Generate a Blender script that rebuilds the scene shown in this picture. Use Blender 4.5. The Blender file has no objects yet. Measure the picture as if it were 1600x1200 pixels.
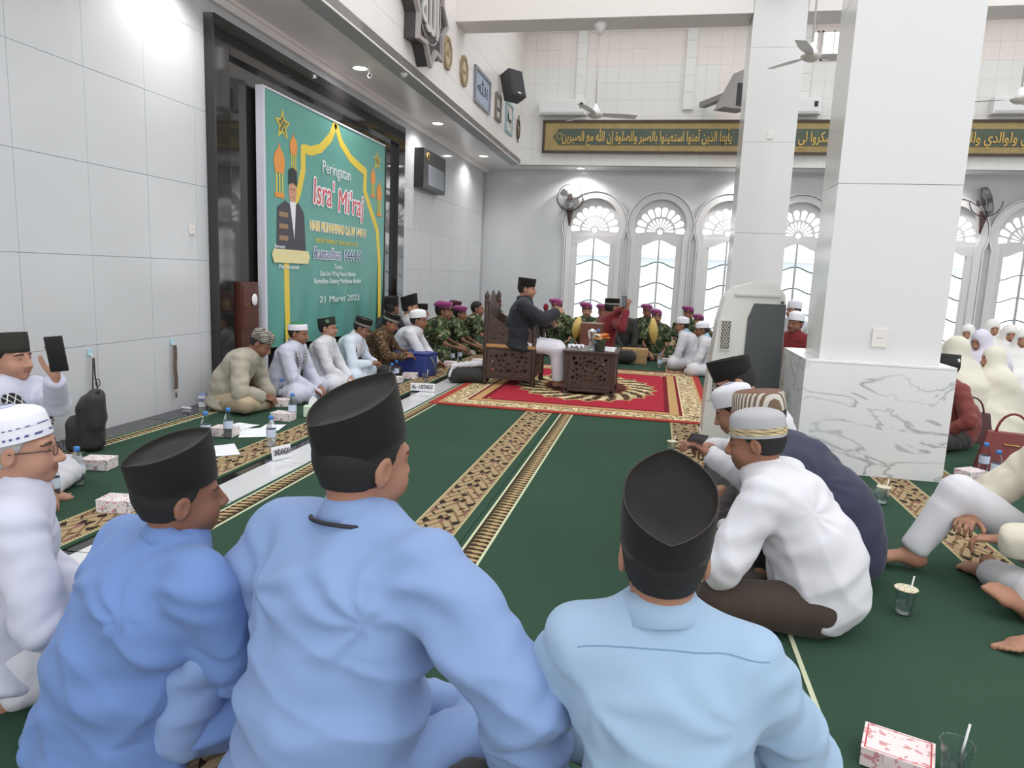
import bpy, bmesh, math, random
import numpy as np
from math import sin, cos, pi, radians as R, atan2, sqrt
from mathutils import Vector, Matrix, Euler

# ---------------------------------------------------------------- camera, sky, exposure
sc = bpy.context.scene
COL = sc.collection
FPX = 1100.0; CH = 1.28
def _v(px, py): return np.array([px - 800., 600. - py, FPX])
_Y = _v(1028, 438); _Y /= np.linalg.norm(_Y)
_X = -_v(-4700, 200); _X -= _X.dot(_Y) * _Y; _X /= np.linalg.norm(_X)
_Z = np.cross(_X, _Y)
if _Z[1] < 0: _Z = -_Z
_M = np.array([_X, _Y, _Z])
cam = bpy.data.cameras.new('camera'); cam.sensor_width = 36; cam.lens = FPX / 1600 * 36; cam.clip_start = .05
camo = bpy.data.objects.new('camera', cam); COL.objects.link(camo)
_r, _u, _f = _M @ np.array([1, 0, 0]), _M @ np.array([0, 1, 0]), _M @ np.array([0, 0, 1])
camo.matrix_world = Matrix(((_r[0], _u[0], -_f[0], 0), (_r[1], _u[1], -_f[1], 0), (_r[2], _u[2], -_f[2], CH), (0, 0, 0, 1)))
sc.camera = camo
# measured points of the photograph turned into positions in the room
def _ray(px, py): return _M @ _v(px, py) / FPX
def fl(px, py, z=0.):
    d = _ray(px, py); t = (z - CH) / d[2]; return Vector((d[0]*t, d[1]*t, z))
def dp(px, py, D):
    d = _ray(px, py) * D; return Vector((d[0], d[1], d[2] + CH))
def onX(px, py, X):
    d = _ray(px, py); t = X / d[0]; return Vector((X, d[1]*t, CH + d[2]*t))
def onY(px, py, Y):
    d = _ray(px, py); t = Y / d[1]; return Vector((d[0]*t, Y, CH + d[2]*t))

w = bpy.data.worlds.new('sky'); sc.world = w; w.use_nodes = True
bg = w.node_tree.nodes['Background']; bg.inputs[0].default_value = (.97, .985, 1, 1); bg.inputs[1].default_value = 2.5
sc.view_settings.view_transform = 'Standard'; sc.view_settings.look = 'None'
sc.view_settings.gamma = 1; sc.view_settings.use_curve_mapping = False
sc.view_settings.exposure = -0.09
sc.cycles.max_bounces = 8; sc.cycles.diffuse_bounces = 5; sc.cycles.glossy_bounces = 4
sc.cycles.transmission_bounces = 6; sc.cycles.transparent_max_bounces = 12
sc.cycles.sample_clamp_indirect = 6; sc.cycles.caustics_reflective = False; sc.cycles.caustics_refractive = False
sc.cycles.use_denoising = True

# ---------------------------------------------------------------- helpers
def lin(c):
    out = []
    for x in c[:3]:
        x = x / 255.
        out.append(x / 12.92 if x <= .04045 else ((x + .055) / 1.055) ** 2.4)
    return (out[0], out[1], out[2], 1)
class X:                                   # a tiny expression -> math nodes compiler
    nt = None
    def __init__(s, k): s.k = k
    @staticmethod
    def op(o, *a):
        n = X.nt.nodes.new('ShaderNodeMath'); n.operation = o
        for i, q in enumerate(a):
            if isinstance(q, X): X.nt.links.new(q.k, n.inputs[i])
            else: n.inputs[i].default_value = q
        return X(n.outputs[0])
    def __add__(s, o): return X.op('ADD', s, o)
    __radd__ = __add__
    def __sub__(s, o): return X.op('SUBTRACT', s, o)
    def __rsub__(s, o): return X.op('SUBTRACT', o, s)
    def __mul__(s, o): return X.op('MULTIPLY', s, o)
    __rmul__ = __mul__
    def __truediv__(s, o): return X.op('DIVIDE', s, o)
def xs(a): return X.op('SINE', a)
def xabs(a): return X.op('ABSOLUTE', a)
def xgt(a, b): return X.op('GREATER_THAN', a, b)
def xlt(a, b): return X.op('LESS_THAN', a, b)
def xmax(a, b): return X.op('MAXIMUM', a, b)
def xmin(a, b): return X.op('MINIMUM', a, b)
def xsq(a): return X.op('SQRT', a)
def xmod(a, b): return X.op('FLOORED_MODULO', a, b)
def xfr(a): return X.op('FRACT', a)
def xat(a, b): return X.op('ARCTAN2', a, b)
def mixc(nt, fac, a, b):
    n = nt.nodes.new('ShaderNodeMix'); n.data_type = 'RGBA'
    nt.links.new(fac.k if isinstance(fac, X) else fac, n.inputs[0])
    for i, q in ((6, a), (7, b)):
        if hasattr(q, 'links'): nt.links.new(q, n.inputs[i])
        else: n.inputs[i].default_value = q
    return n.outputs[2]
MATS = {}
def mat(name, c=(200, 200, 200), rough=.6, metal=0, spec=.5, bump=0, bscale=40, vary=0, vscale=3, pattern=None,
        emit=0, alpha=1, trans=0, ior=1.45, coat=0, sheen=0, bdist=.002, sub=0, stretch=None):
    if name in MATS: return MATS[name]
    m = bpy.data.materials.new(name); MATS[name] = m; m.use_nodes = True
    nt = m.node_tree; b = nt.nodes['Principled BSDF']; I = b.inputs
    I['Base Color'].default_value = lin(c); I['Roughness'].default_value = rough; I['Metallic'].default_value = metal
    I['Specular IOR Level'].default_value = spec; I['IOR'].default_value = ior
    if trans: I['Transmission Weight'].default_value = trans
    if coat: I['Coat Weight'].default_value = coat; I['Coat Roughness'].default_value = .05
    if sheen: I['Sheen Weight'].default_value = sheen; I['Sheen Roughness'].default_value = .5
    if alpha < 1: I['Alpha'].default_value = alpha
    if sub: I['Subsurface Weight'].default_value = sub; I['Subsurface Radius'].default_value = (.02, .008, .004); I['Subsurface Scale'].default_value = .4
    if emit: I['Emission Color'].default_value = lin(c); I['Emission Strength'].default_value = emit
    tc = nt.nodes.new('ShaderNodeTexCoord')
    src = tc.outputs['Object']
    if stretch:
        mp = nt.nodes.new('ShaderNodeMapping'); mp.inputs['Scale'].default_value = stretch
        nt.links.new(src, mp.inputs[0]); ssrc = mp.outputs[0]
    else: ssrc = src
    colsock = None
    if pattern:
        X.nt = nt
        sp = nt.nodes.new('ShaderNodeSeparateXYZ'); nt.links.new(src, sp.inputs[0])
        colsock = pattern(nt, X(sp.outputs[0]), X(sp.outputs[1]), X(sp.outputs[2]), src)
    if vary:
        n = nt.nodes.new('ShaderNodeTexNoise'); n.inputs['Scale'].default_value = vscale; n.inputs['Detail'].default_value = 4
        nt.links.new(ssrc, n.inputs['Vector'])
        hs = nt.nodes.new('ShaderNodeHueSaturation')
        mr = nt.nodes.new('ShaderNodeMapRange'); mr.inputs[1].default_value = .3; mr.inputs[2].default_value = .7
        mr.inputs[3].default_value = 1 - vary; mr.inputs[4].default_value = 1 + vary
        nt.links.new(n.outputs[0], mr.inputs[0]); nt.links.new(mr.outputs[0], hs.inputs['Value'])
        if colsock: nt.links.new(colsock, hs.inputs['Color'])
        else: hs.inputs['Color'].default_value = lin(c)
        colsock = hs.outputs[0]
    if colsock: nt.links.new(colsock, I['Base Color'])
    if bump:
        n = nt.nodes.new('ShaderNodeTexNoise'); n.inputs['Scale'].default_value = bscale; n.inputs['Detail'].default_value = 3
        nt.links.new(ssrc, n.inputs['Vector'])
        bp = nt.nodes.new('ShaderNodeBump'); bp.inputs['Strength'].default_value = bump; bp.inputs['Distance'].default_value = bdist
        nt.links.new(n.outputs[0], bp.inputs['Height']); nt.links.new(bp.outputs[0], I['Normal'])
    return m
def ring_noise(nt, src, scale, detail=2):
    n = nt.nodes.new('ShaderNodeTexNoise'); n.inputs['Scale'].default_value = scale; n.inputs['Detail'].default_value = detail
    nt.links.new(src, n.inputs['Vector']); return X(n.outputs[0])

def tag(o, label=None, cat=None, group=None, kind=None):
    if label: o['label'] = label
    if cat: o['category'] = cat
    if group: o['group'] = group
    if kind: o['kind'] = kind
    return o
def empty(name, loc=(0, 0, 0), rz=0, label=None, cat=None, group=None, kind=None):
    o = bpy.data.objects.new(name, None); COL.objects.link(o); o.empty_display_size = .1
    o.location = loc; o.rotation_euler = (0, 0, rz); return tag(o, label, cat, group, kind)
def obj(name, me, m, parent=None, loc=None, rot=None, smooth=None):
    if m is not None:
        for q in (m if isinstance(m, (list, tuple)) else [m]): me.materials.append(q)
    o = bpy.data.objects.new(name, me); COL.objects.link(o)
    if parent is not None: o.parent = parent
    if loc is not None: o.location = loc
    if rot is not None: o.rotation_euler = rot
    return o
def copy_tree(o, parent=None):
    c = o.copy(); COL.objects.link(c)
    if parent is not None: c.parent = parent
    for ch in o.children: copy_tree(ch, c)
    return c
class MB:
    def __init__(s): s.v = []; s.f = []; s.sm = []; s.mi = []
    def add(s, vs, fs, smooth=False, mi=0, M=None):
        b = len(s.v)
        if M is not None: vs = [M @ Vector(q) for q in vs]
        s.v += [tuple(q) for q in vs]
        s.f += [tuple(b + i for i in q) for q in fs]; s.sm += [smooth] * len(fs); s.mi += [mi] * len(fs); return s
    def box(s, a, b, M=None, bev=0, mi=0):
        x0, y0, z0 = a; x1, y1, z1 = b
        if bev:
            bm = bmesh.new(); bmesh.ops.create_cube(bm, size=1)
            for q in bm.verts: q.co = Vector(((q.co.x + .5) * (x1 - x0) + x0, (q.co.y + .5) * (y1 - y0) + y0, (q.co.z + .5) * (z1 - z0) + z0))
            bmesh.ops.bevel(bm, geom=list(bm.edges), offset=bev, segments=2, profile=.7, affect='EDGES')
            bm.verts.index_update(); s.add([q.co.copy() for q in bm.verts], [[q.index for q in f.verts] for f in bm.faces], False, mi, M); bm.free(); return s
        vs = [(x0, y0, z0), (x1, y0, z0), (x1, y1, z0), (x0, y1, z0), (x0, y0, z1), (x1, y0, z1), (x1, y1, z1), (x0, y1, z1)]
        return s.add(vs, [(0, 3, 2, 1), (4, 5, 6, 7), (0, 1, 5, 4), (1, 2, 6, 5), (2, 3, 7, 6), (3, 0, 4, 7)], False, mi, M)
    def rings(s, rs, closed=True, cap0=True, cap1=True, smooth=True, mi=0, M=None):
        n = len(rs[0]); vs = [p for r in rs for p in r]; fs = []
        for i in range(len(rs) - 1):
            for j in range(n if closed else n - 1):
                k = (j + 1) % n; fs.append((i*n + j, i*n + k, (i+1)*n + k, (i+1)*n + j))
        s.add(vs, fs, smooth, mi, M)
        b = len(s.v) - len(vs)
        if cap0: s.f.append(tuple(b + j for j in reversed(range(n)))); s.sm.append(False); s.mi.append(mi)
        if cap1: s.f.append(tuple(b + (len(rs)-1)*n + j for j in range(n))); s.sm.append(False); s.mi.append(mi)
        return s
    def lathe(s, prof, n=24, M=None, mi=0, sx=1, sy=1, smooth=True, caps=True):
        rs = [[(r*cos(2*pi*j/n)*sx, r*sin(2*pi*j/n)*sy, z) for j in range(n)] for r, z in prof]
        return s.rings(rs, True, caps, caps, smooth, mi, M)
    def tube(s, pts, r, n=8, M=None, mi=0, closed=False, r2=None, caps=True):
        pts = [Vector(p) for p in pts]; rs = []; N = len(pts); up = None
        for i, p in enumerate(pts):
            a = pts[(i-1) % N] if (i or closed) else p; b = pts[(i+1) % N] if (i < N-1 or closed) else p
            t = (b - a).normalized()
            if up is None: up = t.orthogonal().normalized()
            up = (up - t * up.dot(t)).normalized(); sd = t.cross(up)
            rr = r if not hasattr(r, '__len__') else r[i]; r3 = rr if r2 is None else r2
            rs.append([p + up*rr*cos(2*pi*j/n) + sd*r3*sin(2*pi*j/n) for j in range(n)])
        if closed: rs.append(rs[0])
        return s.rings(rs, True, caps and not closed, caps and not closed, True, mi, M)
    def cyl(s, a, b, r, n=16, r1=None, mi=0, M=None, smooth=True):
        return s.tube([a, b], [r, r if r1 is None else r1], n, M, mi)
    def ball(s, c, r, n=12, M=None, mi=0, k=None):
        rx, ry, rz = r if hasattr(r, '__len__') else (r, r, r); k = k or n//2 + 1
        rs = [[(c[0] + rx*sin(pi*i/k)*cos(2*pi*j/n), c[1] + ry*sin(pi*i/k)*sin(2*pi*j/n), c[2] - rz*cos(pi*i/k)) for j in range(n)] for i in range(k + 1)]
        rs[0] = [(c[0] + 1e-4*cos(2*pi*j/n)*rx, c[1] + 1e-4*sin(2*pi*j/n)*ry, c[2] - rz) for j in range(n)]
        rs[-1] = [(c[0] + 1e-4*cos(2*pi*j/n)*rx, c[1] + 1e-4*sin(2*pi*j/n)*ry, c[2] + rz) for j in range(n)]
        return s.rings(rs, True, True, True, True, mi, M)
    def mesh(s, name='m'):
        me = bpy.data.meshes.new(name); me.from_pydata(s.v, [], s.f)
        me.polygons.foreach_set('use_smooth', s.sm); me.polygons.foreach_set('material_index', s.mi); me.update(); return me
    def build(s, name, m, parent=None, loc=None, rot=None): return obj(name, s.mesh(name), m, parent, loc, rot)
def npmesh(name, V, F, smooth=True):
    me = bpy.data.meshes.new(name); nf, k = F.shape
    me.vertices.add(len(V)); me.vertices.foreach_set('co', V.astype(np.float32).ravel())
    me.loops.add(nf * k); me.loops.foreach_set('vertex_index', F.astype(np.int32).ravel())
    me.polygons.add(nf); me.polygons.foreach_set('loop_start', np.arange(0, nf*k, k, dtype=np.int32))
    if smooth: me.polygons.foreach_set('use_smooth', np.ones(nf, dtype=bool))
    me.update(calc_edges=True); return me
def plate(name, outlines, t, m, parent=None, M=None, loc=None, rot=None, bevel=0):
    """flat plate with holes: outlines in the local XZ plane, thickness t along Y (front at -t/2)"""
    cu = bpy.data.curves.new(name, 'CURVE'); cu.dimensions = '2D'; cu.fill_mode = 'BOTH'; cu.extrude = t/2 - bevel; cu.bevel_depth = bevel
    for ol in outlines:
        s = cu.splines.new('POLY'); s.points.add(len(ol) - 1)
        for p, q in zip(s.points, ol): p.co = (q[0], q[1], 0, 1)
        s.use_cyclic_u = True
    o = bpy.data.objects.new(name, cu); COL.objects.link(o)
    me = bpy.data.meshes.new_from_object(o.evaluated_get(bpy.context.evaluated_depsgraph_get()))
    bpy.data.objects.remove(o); bpy.data.curves.remove(cu)
    me.transform(Matrix.Rotation(pi/2, 4, 'X'))
    if M is not None: me.transform(M)
    me.materials.clear(); me.name = name; me.polygons.foreach_set('use_smooth', [False]*len(me.polygons))
    return obj(name, me, m, parent, loc, rot)
def text(name, body, size, m, parent=None, loc=(0, 0, 0), rot=(pi/2, 0, 0), ext=.002, align='CENTER', sx=1, off=0, shear=0, width=None):
    cu = bpy.data.curves.new(name, 'FONT'); cu.body = body; cu.size = size; cu.extrude = ext; cu.align_x = align; cu.align_y = 'CENTER'
    cu.offset = off; cu.shear = shear; cu.resolution_u = 2
    o = bpy.data.objects.new(name, cu); COL.objects.link(o)
    me = bpy.data.meshes.new_from_object(o.evaluated_get(bpy.context.evaluated_depsgraph_get()))
    bpy.data.objects.remove(o); me.materials.clear(); me.name = name
    me.polygons.foreach_set('use_smooth', [False]*len(me.polygons))
    if len(me.vertices) and width:
        xx = [q.co.x for q in me.vertices]; sx = width / (max(xx) - min(xx))
    me.transform(Matrix.Diagonal((sx, 1, 1, 1)))
    o = obj(name, me, m, parent, loc, rot); return o
def arc(cx, cz, r, a0, a1, n): return [(cx + r*cos(a0 + (a1-a0)*i/n), cz + r*sin(a0 + (a1-a0)*i/n)) for i in range(n + 1)]
def rect(x0, z0, x1, z1): return [(x0, z0), (x1, z0), (x1, z1), (x0, z1)]
random.seed(4)

# ---------------------------------------------------------------- materials of the room
M_wall = mat('glossy_white_tile', (197, 199, 202), .12, spec=.6)
M_grout = mat('pale_grout', (168, 170, 172), .8)
M_white = mat('white_paint', (216, 214, 214), .45)
M_warm = mat('cream_white_paint', (218, 212, 208), .5)
M_pvc = mat('white_ceiling_strip', (236, 230, 228), .3, spec=.5)
M_black = mat('polished_black_granite', (34, 33, 33), .06, spec=.8, vary=.12, vscale=30)
M_blackmir = mat('black_mirror_glass', (44, 42, 41), .04, spec=1)
M_floor = mat('grey_floor_tile', (120, 122, 122), .2)
def _marble(nt, x, y, z, src):
    d = ring_noise(nt, src, 2.2, 5)
    n = nt.nodes.new('ShaderNodeTexNoise'); n.inputs['Scale'].default_value = 1.6; n.inputs['Detail'].default_value = 6; n.inputs['Distortion'].default_value = 1.5
    mp = nt.nodes.new('ShaderNodeMapping'); mp.inputs['Rotation'].default_value = (.3, .75, .2); mp.inputs['Scale'].default_value = (1, 1, 2.3)
    nt.links.new(src, mp.inputs[0]); nt.links.new(mp.outputs[0], n.inputs['Vector'])
    v = xabs(X(n.outputs[0]) - .5) * 38
    k = X.op('MINIMUM', v, 1.0)
    k = 1 - (1 - k) * X.op('MINIMUM', d * d * 3.2, 1.0)
    return mixc(nt, k, lin((158, 160, 164)), lin((222, 222, 223)))
M_marble = mat('white_veined_marble', rough=.12, spec=.6, pattern=_marble)
M_marble2 = mat('white_marble_strip', (205, 206, 208), .1, vary=.03)
M_iron = mat('dark_teal_iron', (60, 82, 84), .5)
M_glass = mat('window_glass', (235, 245, 250), .02, trans=1, ior=1.02, alpha=.15)
M_lamp = mat('lit_diffuser', (255, 252, 246), .5, emit=14)
M_trim = mat('white_plastic', (222, 222, 222), .35)
M_dark = mat('dark_plastic', (40, 40, 42), .4)
M_chrome = mat('chrome', (200, 200, 205), .15, metal=1)
# ---------------------------------------------------------------- the room
YB, YU, XL, XF, ZS = 16.1, 15.4, -4.0, -3.08, 3.62      # back wall, upper back wall, left wall, fascia, soffit
XR, ZC, YN = 9.5, 6.6, -4.0
f = empty('floor', kind='structure')
MB().box((XL - .2, YN, -.25), (XR, YB + .5, -.02)).build('floor_slab', M_grout, f)
tl = MB().box((-.298, -.298, -.02), (.298, .298, -.001)).mesh('tile'); tl.materials.append(M_floor)
# bare floor strips that show: kerb of dark granite along the wall, white marble between the carpets
for i in range(22):
    y = -1.5 + .8 * i
    MB().box((XL, y, -.02), (-3.75, y + .79, .004)).build('kerb_tile', M_black, f)
    MB().box((-2.47, y, -.02), (-2.405, y + .79, .003)).build('dark_kerb_tile', M_black, f)
    MB().box((-2.40, y, -.02), (-2.165, y + .79, .006)).build('marble_tile', M_marble2, f)
# left wall, built tile by tile
wl = empty('wall_left', kind='structure')
MB().box((XL - .2, YN, 0), (XL - .012, YB + .2, ZS + .05)).build('wall_core', M_grout, wl)
tm = MB().box((-.012, .0015, .0015), (0, .5985, .6435)).mesh('tile'); tm.materials.append(M_wall)
for i in range(-8, 22):
    for k in range(6):
        y = 3.84 + .6 * i; z = .0 + .645 * k
        if z > 3.5 or y + .6 > 16.2: continue
        o = bpy.data.objects.new('tile', tm); COL.objects.link(o); o.parent = wl; o.location = (XL, y, z)
        o.rotation_euler = (0, random.uniform(-.0012, .0012), random.uniform(-.0012, .0012))
        if z + .645 > ZS: o.scale.z = (ZS - z) / .645
MB().box((XL, YN, ZS - .1), (XL + .05, YB, ZS)).box((XL, YN, ZS - .035), (XL + .08, YB, ZS)).build('trim_1', M_pvc).__setitem__('kind', 'structure')
# soffit under the gallery, with planks
so = empty('ceiling', kind='structure')
pm = MB().box((XL, .002, ZS), (XF + .02, .098, ZS + .02)).mesh('plank')
pl = MB()
for i in range(200): pl.box((XL, -3.5 + .1*i + .002, ZS), (XF, -3.5 + .1*i + .098, ZS + .02))
for i in range(126): pl.box((XF + .1*i + .002, YU, ZS), (XF + .1*i + .098, YB, ZS + .02))
tag(pl.build('plank', M_pvc, so), kind='stuff')
MB().box((XL - .2, YN, ZS + .02), (XF, YB + .2, ZS + .1)).box((XF, YU, ZS + .02), (XR, YB + .2, ZS + .1)).build('soffit_board', M_pvc, so)
MB().box((XL, YN, ZC), (-2.9, YB, ZC + .2)).box((8.4, YN, ZC), (XR, YB, ZC + .2)).box((-2.9, YN, ZC), (8.4, -1, ZC + .2)).box((-2.9, 14.2, ZC), (8.4, YB, ZC + .2)).build('ceiling_slab', M_warm, so)
MB().box((-3.1, -1.2, ZC + .2), (-2.9, 14.4, ZC + .5)).box((8.4, -1.2, ZC + .2), (8.6, 14.4, ZC + .5)).box((-2.9, -1.2, ZC + .2), (8.4, -1, ZC + .5)).box((-2.9, 14.2, ZC + .2), (8.4, 14.4, ZC + .5)).build('added_roof_opening_kerb', M_warm, so)  # edge of an unseen roof opening, added to brighten the upper walls
# fascia of the gallery on the left, large tiles
ff = empty('wall_gallery', kind='structure')
MB().box((XF - .2, YN, ZS - .02), (XF - .01, YU, ZC)).build('wall_core', M_grout, ff)
ft = MB().box((-.01, .0015, .0015), (0, .7985, .3985)).mesh('tile'); ft.materials.append(mat('satin_white_tile', (230, 225, 222), .25))
for i in range(20):
    for k in range(8):
        z = ZS - .02 + .4*k
        if z > ZC: continue
        o = bpy.data.objects.new('tile', ft); COL.objects.link(o); o.parent = ff; o.location = (XF, 15.4 - .8*(i+1), z)
# upper back wall with small tiles and pilasters
ub = empty('wall_back_upper', kind='structure')
MB().box((XF, YU, ZS - .005), (XR, YU + .15, ZC)).build('wall_core', M_grout, ub)
ut = MB().box((.001, -.01, .001), (.249, 0, .329)).mesh('tile'); ut.materials.append(mat('small_white_tile', (224, 224, 221), .16))
ut2 = ut.copy(); ut2.materials.clear(); ut2.materials.append(mat('small_glow_tinted_tile', (230, 221, 216), .16))  # warmer tint paints a reflected glow onto the upper rows
n_t = 0; rest = MB()
for k in range(9):
    for i in range(46):
        x = XF + .25*i; z = ZS - .005 + .33*k
        if x > 8.2: continue
        if n_t < 290 and k < 7 and x < 6.6 and not (.9 < x < 1.2):
            o = bpy.data.objects.new('tile', ut if k < 6 else ut2); COL.objects.link(o); o.parent = ub; o.location = (x, YU, z)
            o.rotation_euler = (random.uniform(-.006, .006), 0, random.uniform(-.006, .006)); n_t += 1
        else: rest.box((x + .001, YU - .01, z + .001), (x + .249, YU, z + .329))
tag(rest.build('tile', mat('small_glow_tinted_tile'), ub), kind='stuff')
for x in (-1.95, .24, 2.43, 4.62, 6.8):
    p = MB()
    for k in range(9): p.box((x, YU - .09, 4.72 + .33*k + .002), (x + .2, YU - .01, 4.72 + .33*(k+1) - .002), bev=0)
    p.build('pilaster', mat('small_white_tile'), ub)
# high windows in the upper wall between the columns
for x, z in ((2.5, 5.9), (3.0, 5.9)):
    q = empty('window_high', (x, YU, z), kind='structure')
    q.name = 'window_8'
    MB().box((-.2, -.03, -.25), (.2, -.012, .25)).build('pane', mat('glowing_daylight_pane', (250, 252, 255), .4, emit=1.6), q)  # emission stands in for daylight, the wall behind is solid
    fr = MB()
    for a, b in (((-.22, -.05, -.27), (-.19, -.01, .27)), ((.19, -.05, -.27), (.22, -.01, .27)), ((-.22, -.05, .24), (.22, -.01, .27)), ((-.22, -.05, -.27), (.22, -.01, -.24)), ((-.01, -.05, -.27), (.01, -.01, .27))): fr.box(a, b)
    fr.build('frame', M_trim, q)
# lower back wall with seven horseshoe doorways
WX = [-1.47 + 1.44*i for i in range(7)]
def horseshoe(cx, r, hw, zc, z0=0.):
    a = math.asin(hw / r)
    return [(cx - hw, z0)] + [(cx + r*cos(t), zc + r*sin(t)) for t in [(-pi/2 - a) - (2*pi - 2*a)*i/36 for i in range(37)]] + [(cx + hw, z0)]
def horseshoe_in(cx, r, hw, zc, z0): return horseshoe(cx, r, hw, zc, z0)
wb = empty('wall_back', kind='structure')
plate('wall_core', [rect(XL - .2, 0, XR, ZS + .05)] + [horseshoe(x, .55, .5, 2.46, .02) for x in WX], .3, M_wall, wb, loc=(0, YB + .15, 0))
def make_window(parent_name, x, y, rz, idx):
    q = empty(parent_name, (x, y, 0), rz, kind='structure')
    plate('surround', [horseshoe(0, .69, .62, 2.46, .0), horseshoe(0, .56, .5, 2.46, .0)], .07, M_white, q, loc=(0, -.03, 0))
    plate('moulding', [horseshoe(0, .73, .655, 2.46, .0), horseshoe(0, .70, .63, 2.46, .0)], .1, M_white, q, loc=(0, -.04, 0))
    # fan light: plate with petal holes
    cz = 2.33; holes = []
    def petal(a, r0, r1, w0, w1, tipr):
        pts = []
        for s, rr, ww in ((-1, r0, w0), (-1, r1, w1)): pts.append((rr, s*ww))
        for i in range(1, 6): t = -pi/2 + pi*i/6; pts.append((r1 + tipr*cos(t), w1*sin(t)))
        for rr, ww in ((r1, w1), (r0, w0)): pts.append((rr, ww))
        return [(u*cos(a) - v*sin(a), cz + u*sin(a) + v*cos(a)) for u, v in pts]
    for i in range(10):
        a = R(-6) + R(192)*(i + .5)/10
        holes.append(petal(a, .335, .48, .040, .064, .055))
    for i in range(11):
        a = R(-3) + R(186)*(i + .5)/11
        holes.append(petal(a, .10, .265, .004, .025, .03))
    holes.append([(.055*cos(t*pi/6), cz - .0 + .055*sin(t*pi/6)) for t in range(12)])
    
    plate('fan_light', [horseshoe_c(0, .575, 2.46, 2.19)] + holes, .04, M_white, q, loc=(0, .06, 0))
    # door: header with wavy lower edge, stiles, mullion
    hd = [(-.5, 2.22), (-.5, 2.0)]
    hd += [(-.40 + .8*i/24, 2.02 + .13*(sin(pi*((i % 12 if i < 24 else 12)/12)/2)**2 if i < 12 else cos(pi*((i-12)/12)/2)**2)) for i in range(25)]
    hd += [(.5, 2.0), (.5, 2.22)]
    plate('door_header', [hd], .05, M_white, q, loc=(0, .05, 0))
    for sx in (-1, 1):
        MB().box((sx*.45 - .05, .03, 0), (sx*.45 + .05, .09, 2.15)).build('door_stile', M_white, q)
        MB().box((sx*.385 - .018, .05, .05), (sx*.385 + .018, .075, 2.1)).build('door_sash', M_white, q)
    MB().box((-.016, .03, 0), (.016, .08, 2.2)).build('mullion', mat('grey_mullion', (170, 172, 175), .5), q)
    MB().box((-.5, .03, 0), (.5, .09, .07)).build('bottom_rail', M_white, q)
    for z in (1.62, 1.17, .72, .27):
        for sx in (-1, 1):
            pts = [(sx*(.02 + .36*t/10), .06, z + .055*cos(pi*t/10)) for t in range(11)]
            MB().tube(pts, .012, 6).build('iron_bar', M_iron, q)
    MB().box((-.38, .085, .03), (.38, .089, 2.2)).build('pane', M_glass, q)
    return q
def horseshoe_c(cx, r, zc, zb):
    a = math.asin((zc - zb)/r)
    return [(cx + r*cos(t), zc + r*sin(t)) for t in [-a + (pi + 2*a)*i/30 for i in range(31)]]
w0 = make_window('window_1', WX[0], YB, 0, 1)
for i, x in enumerate(WX[1:]):
    c = copy_tree(w0); c.name = 'window_%d' % (i + 2); c.location.x = x
# right wall of the hall (outside the frame) with the same doors: it is what the gloss of the tiles mirrors
wr = empty('wall_right', kind='structure')
RY = [13.6, 11.2, 8.8, 6.4, 4.0, 1.6, -.8]
o = plate('wall_core', [rect(-YB, 0, -YN + 0, 4.2)] + [horseshoe(-y, .55, .5, 2.46, .02) for y in RY], .3, M_white, wr, loc=(XR + .15, 0, 0), rot=(0, 0, -pi/2))
MB().box((XR, YN, 4.2), (XR + .3, YB, 4.6)).box((XR, YN, 6.3), (XR + .3, YB, ZC)).build('wall_upper', M_white, wr)
for i in range(11): MB().box((XR, YN + 2*i - .15, 4.6), (XR + .3, YN + 2*i + .15, 6.3)).build('added_clerestory_post', M_white, wr)  # unseen high openings, added to let more sky light in
for i, y in enumerate(RY):
    c = copy_tree(w0); c.name = 'window_%d' % (i + 10); c.location = (XR, y, 0); c.rotation_euler = (0, 0, -pi/2)
# ground and a pale building outside the doors
MB().box((-20, YB + .5, -.3), (30, 60, -.15)).build('ground', mat('pale_concrete', (215, 216, 214), .8)).__setitem__('kind', 'structure')
ob = empty('outbuilding', (2, 29, -.15), label='pale blue building outside beyond the arched glass doors', cat='building')
MB().box((-9, 0, 0), (9, 4, 2.3)).build('wall', mat('pale_blue_render', (226, 232, 238), .8), ob)
MB().box((-9.3, -.4, 2.3), (9.3, 4.3, 2.45)).build('roof', mat('pale_concrete'), ob)
for i in range(7): MB().box((-8 + 2.5*i, -.04, 1), (-6.9 + 2.5*i, .02, 1.9)).build('window_frame', M_white, ob)

# columns
M_col = mat('column_tile', (207, 207, 206), .14, spec=.5)
def column(name, x0, x1, y0, y1, plinth, z1=ZC):
    c = empty(name, kind='structure')
    z = plinth[4] if plinth else 0; k = 0
    while z < z1 - .01:
        zz = min(z + 1.2, z1); MB().box((x0, y0, z + (.002 if k else 0)), (x1, y1, zz), bev=.004).build('cladding', M_col, c); z = zz; k += 1
    if plinth:
        a, b, d, e, h = plinth
        MB().box((a + .02, d + .02, 0), (b - .02, e - .02, h - .02)).build('plinth_core', M_grout, c)
        MB().box((a, d, 0.0), (b, d + .02, h)).build('slab', M_marble, c); MB().box((a, e - .02, 0), (b, e, h)).build('slab', M_marble, c)
        MB().box((a, d + .021, 0), (a + .02, e - .021, h)).build('slab', M_marble, c); MB().box((b - .02, d + .021, 0), (b, e - .021, h)).build('slab', M_marble, c)
        MB().box((a, d, h + .001), (b, e, h + .02), bev=.004).build('slab', M_marble, c)
    return c
column('column_front', 1.135, 1.90, 5.2, 5.66, (1.03, 1.975, 5.1, 5.98, .77))
column('column_middle', .985, 1.66, 10.3, 10.95, (.92, 1.73, 10.22, 11.03, .77))
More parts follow.
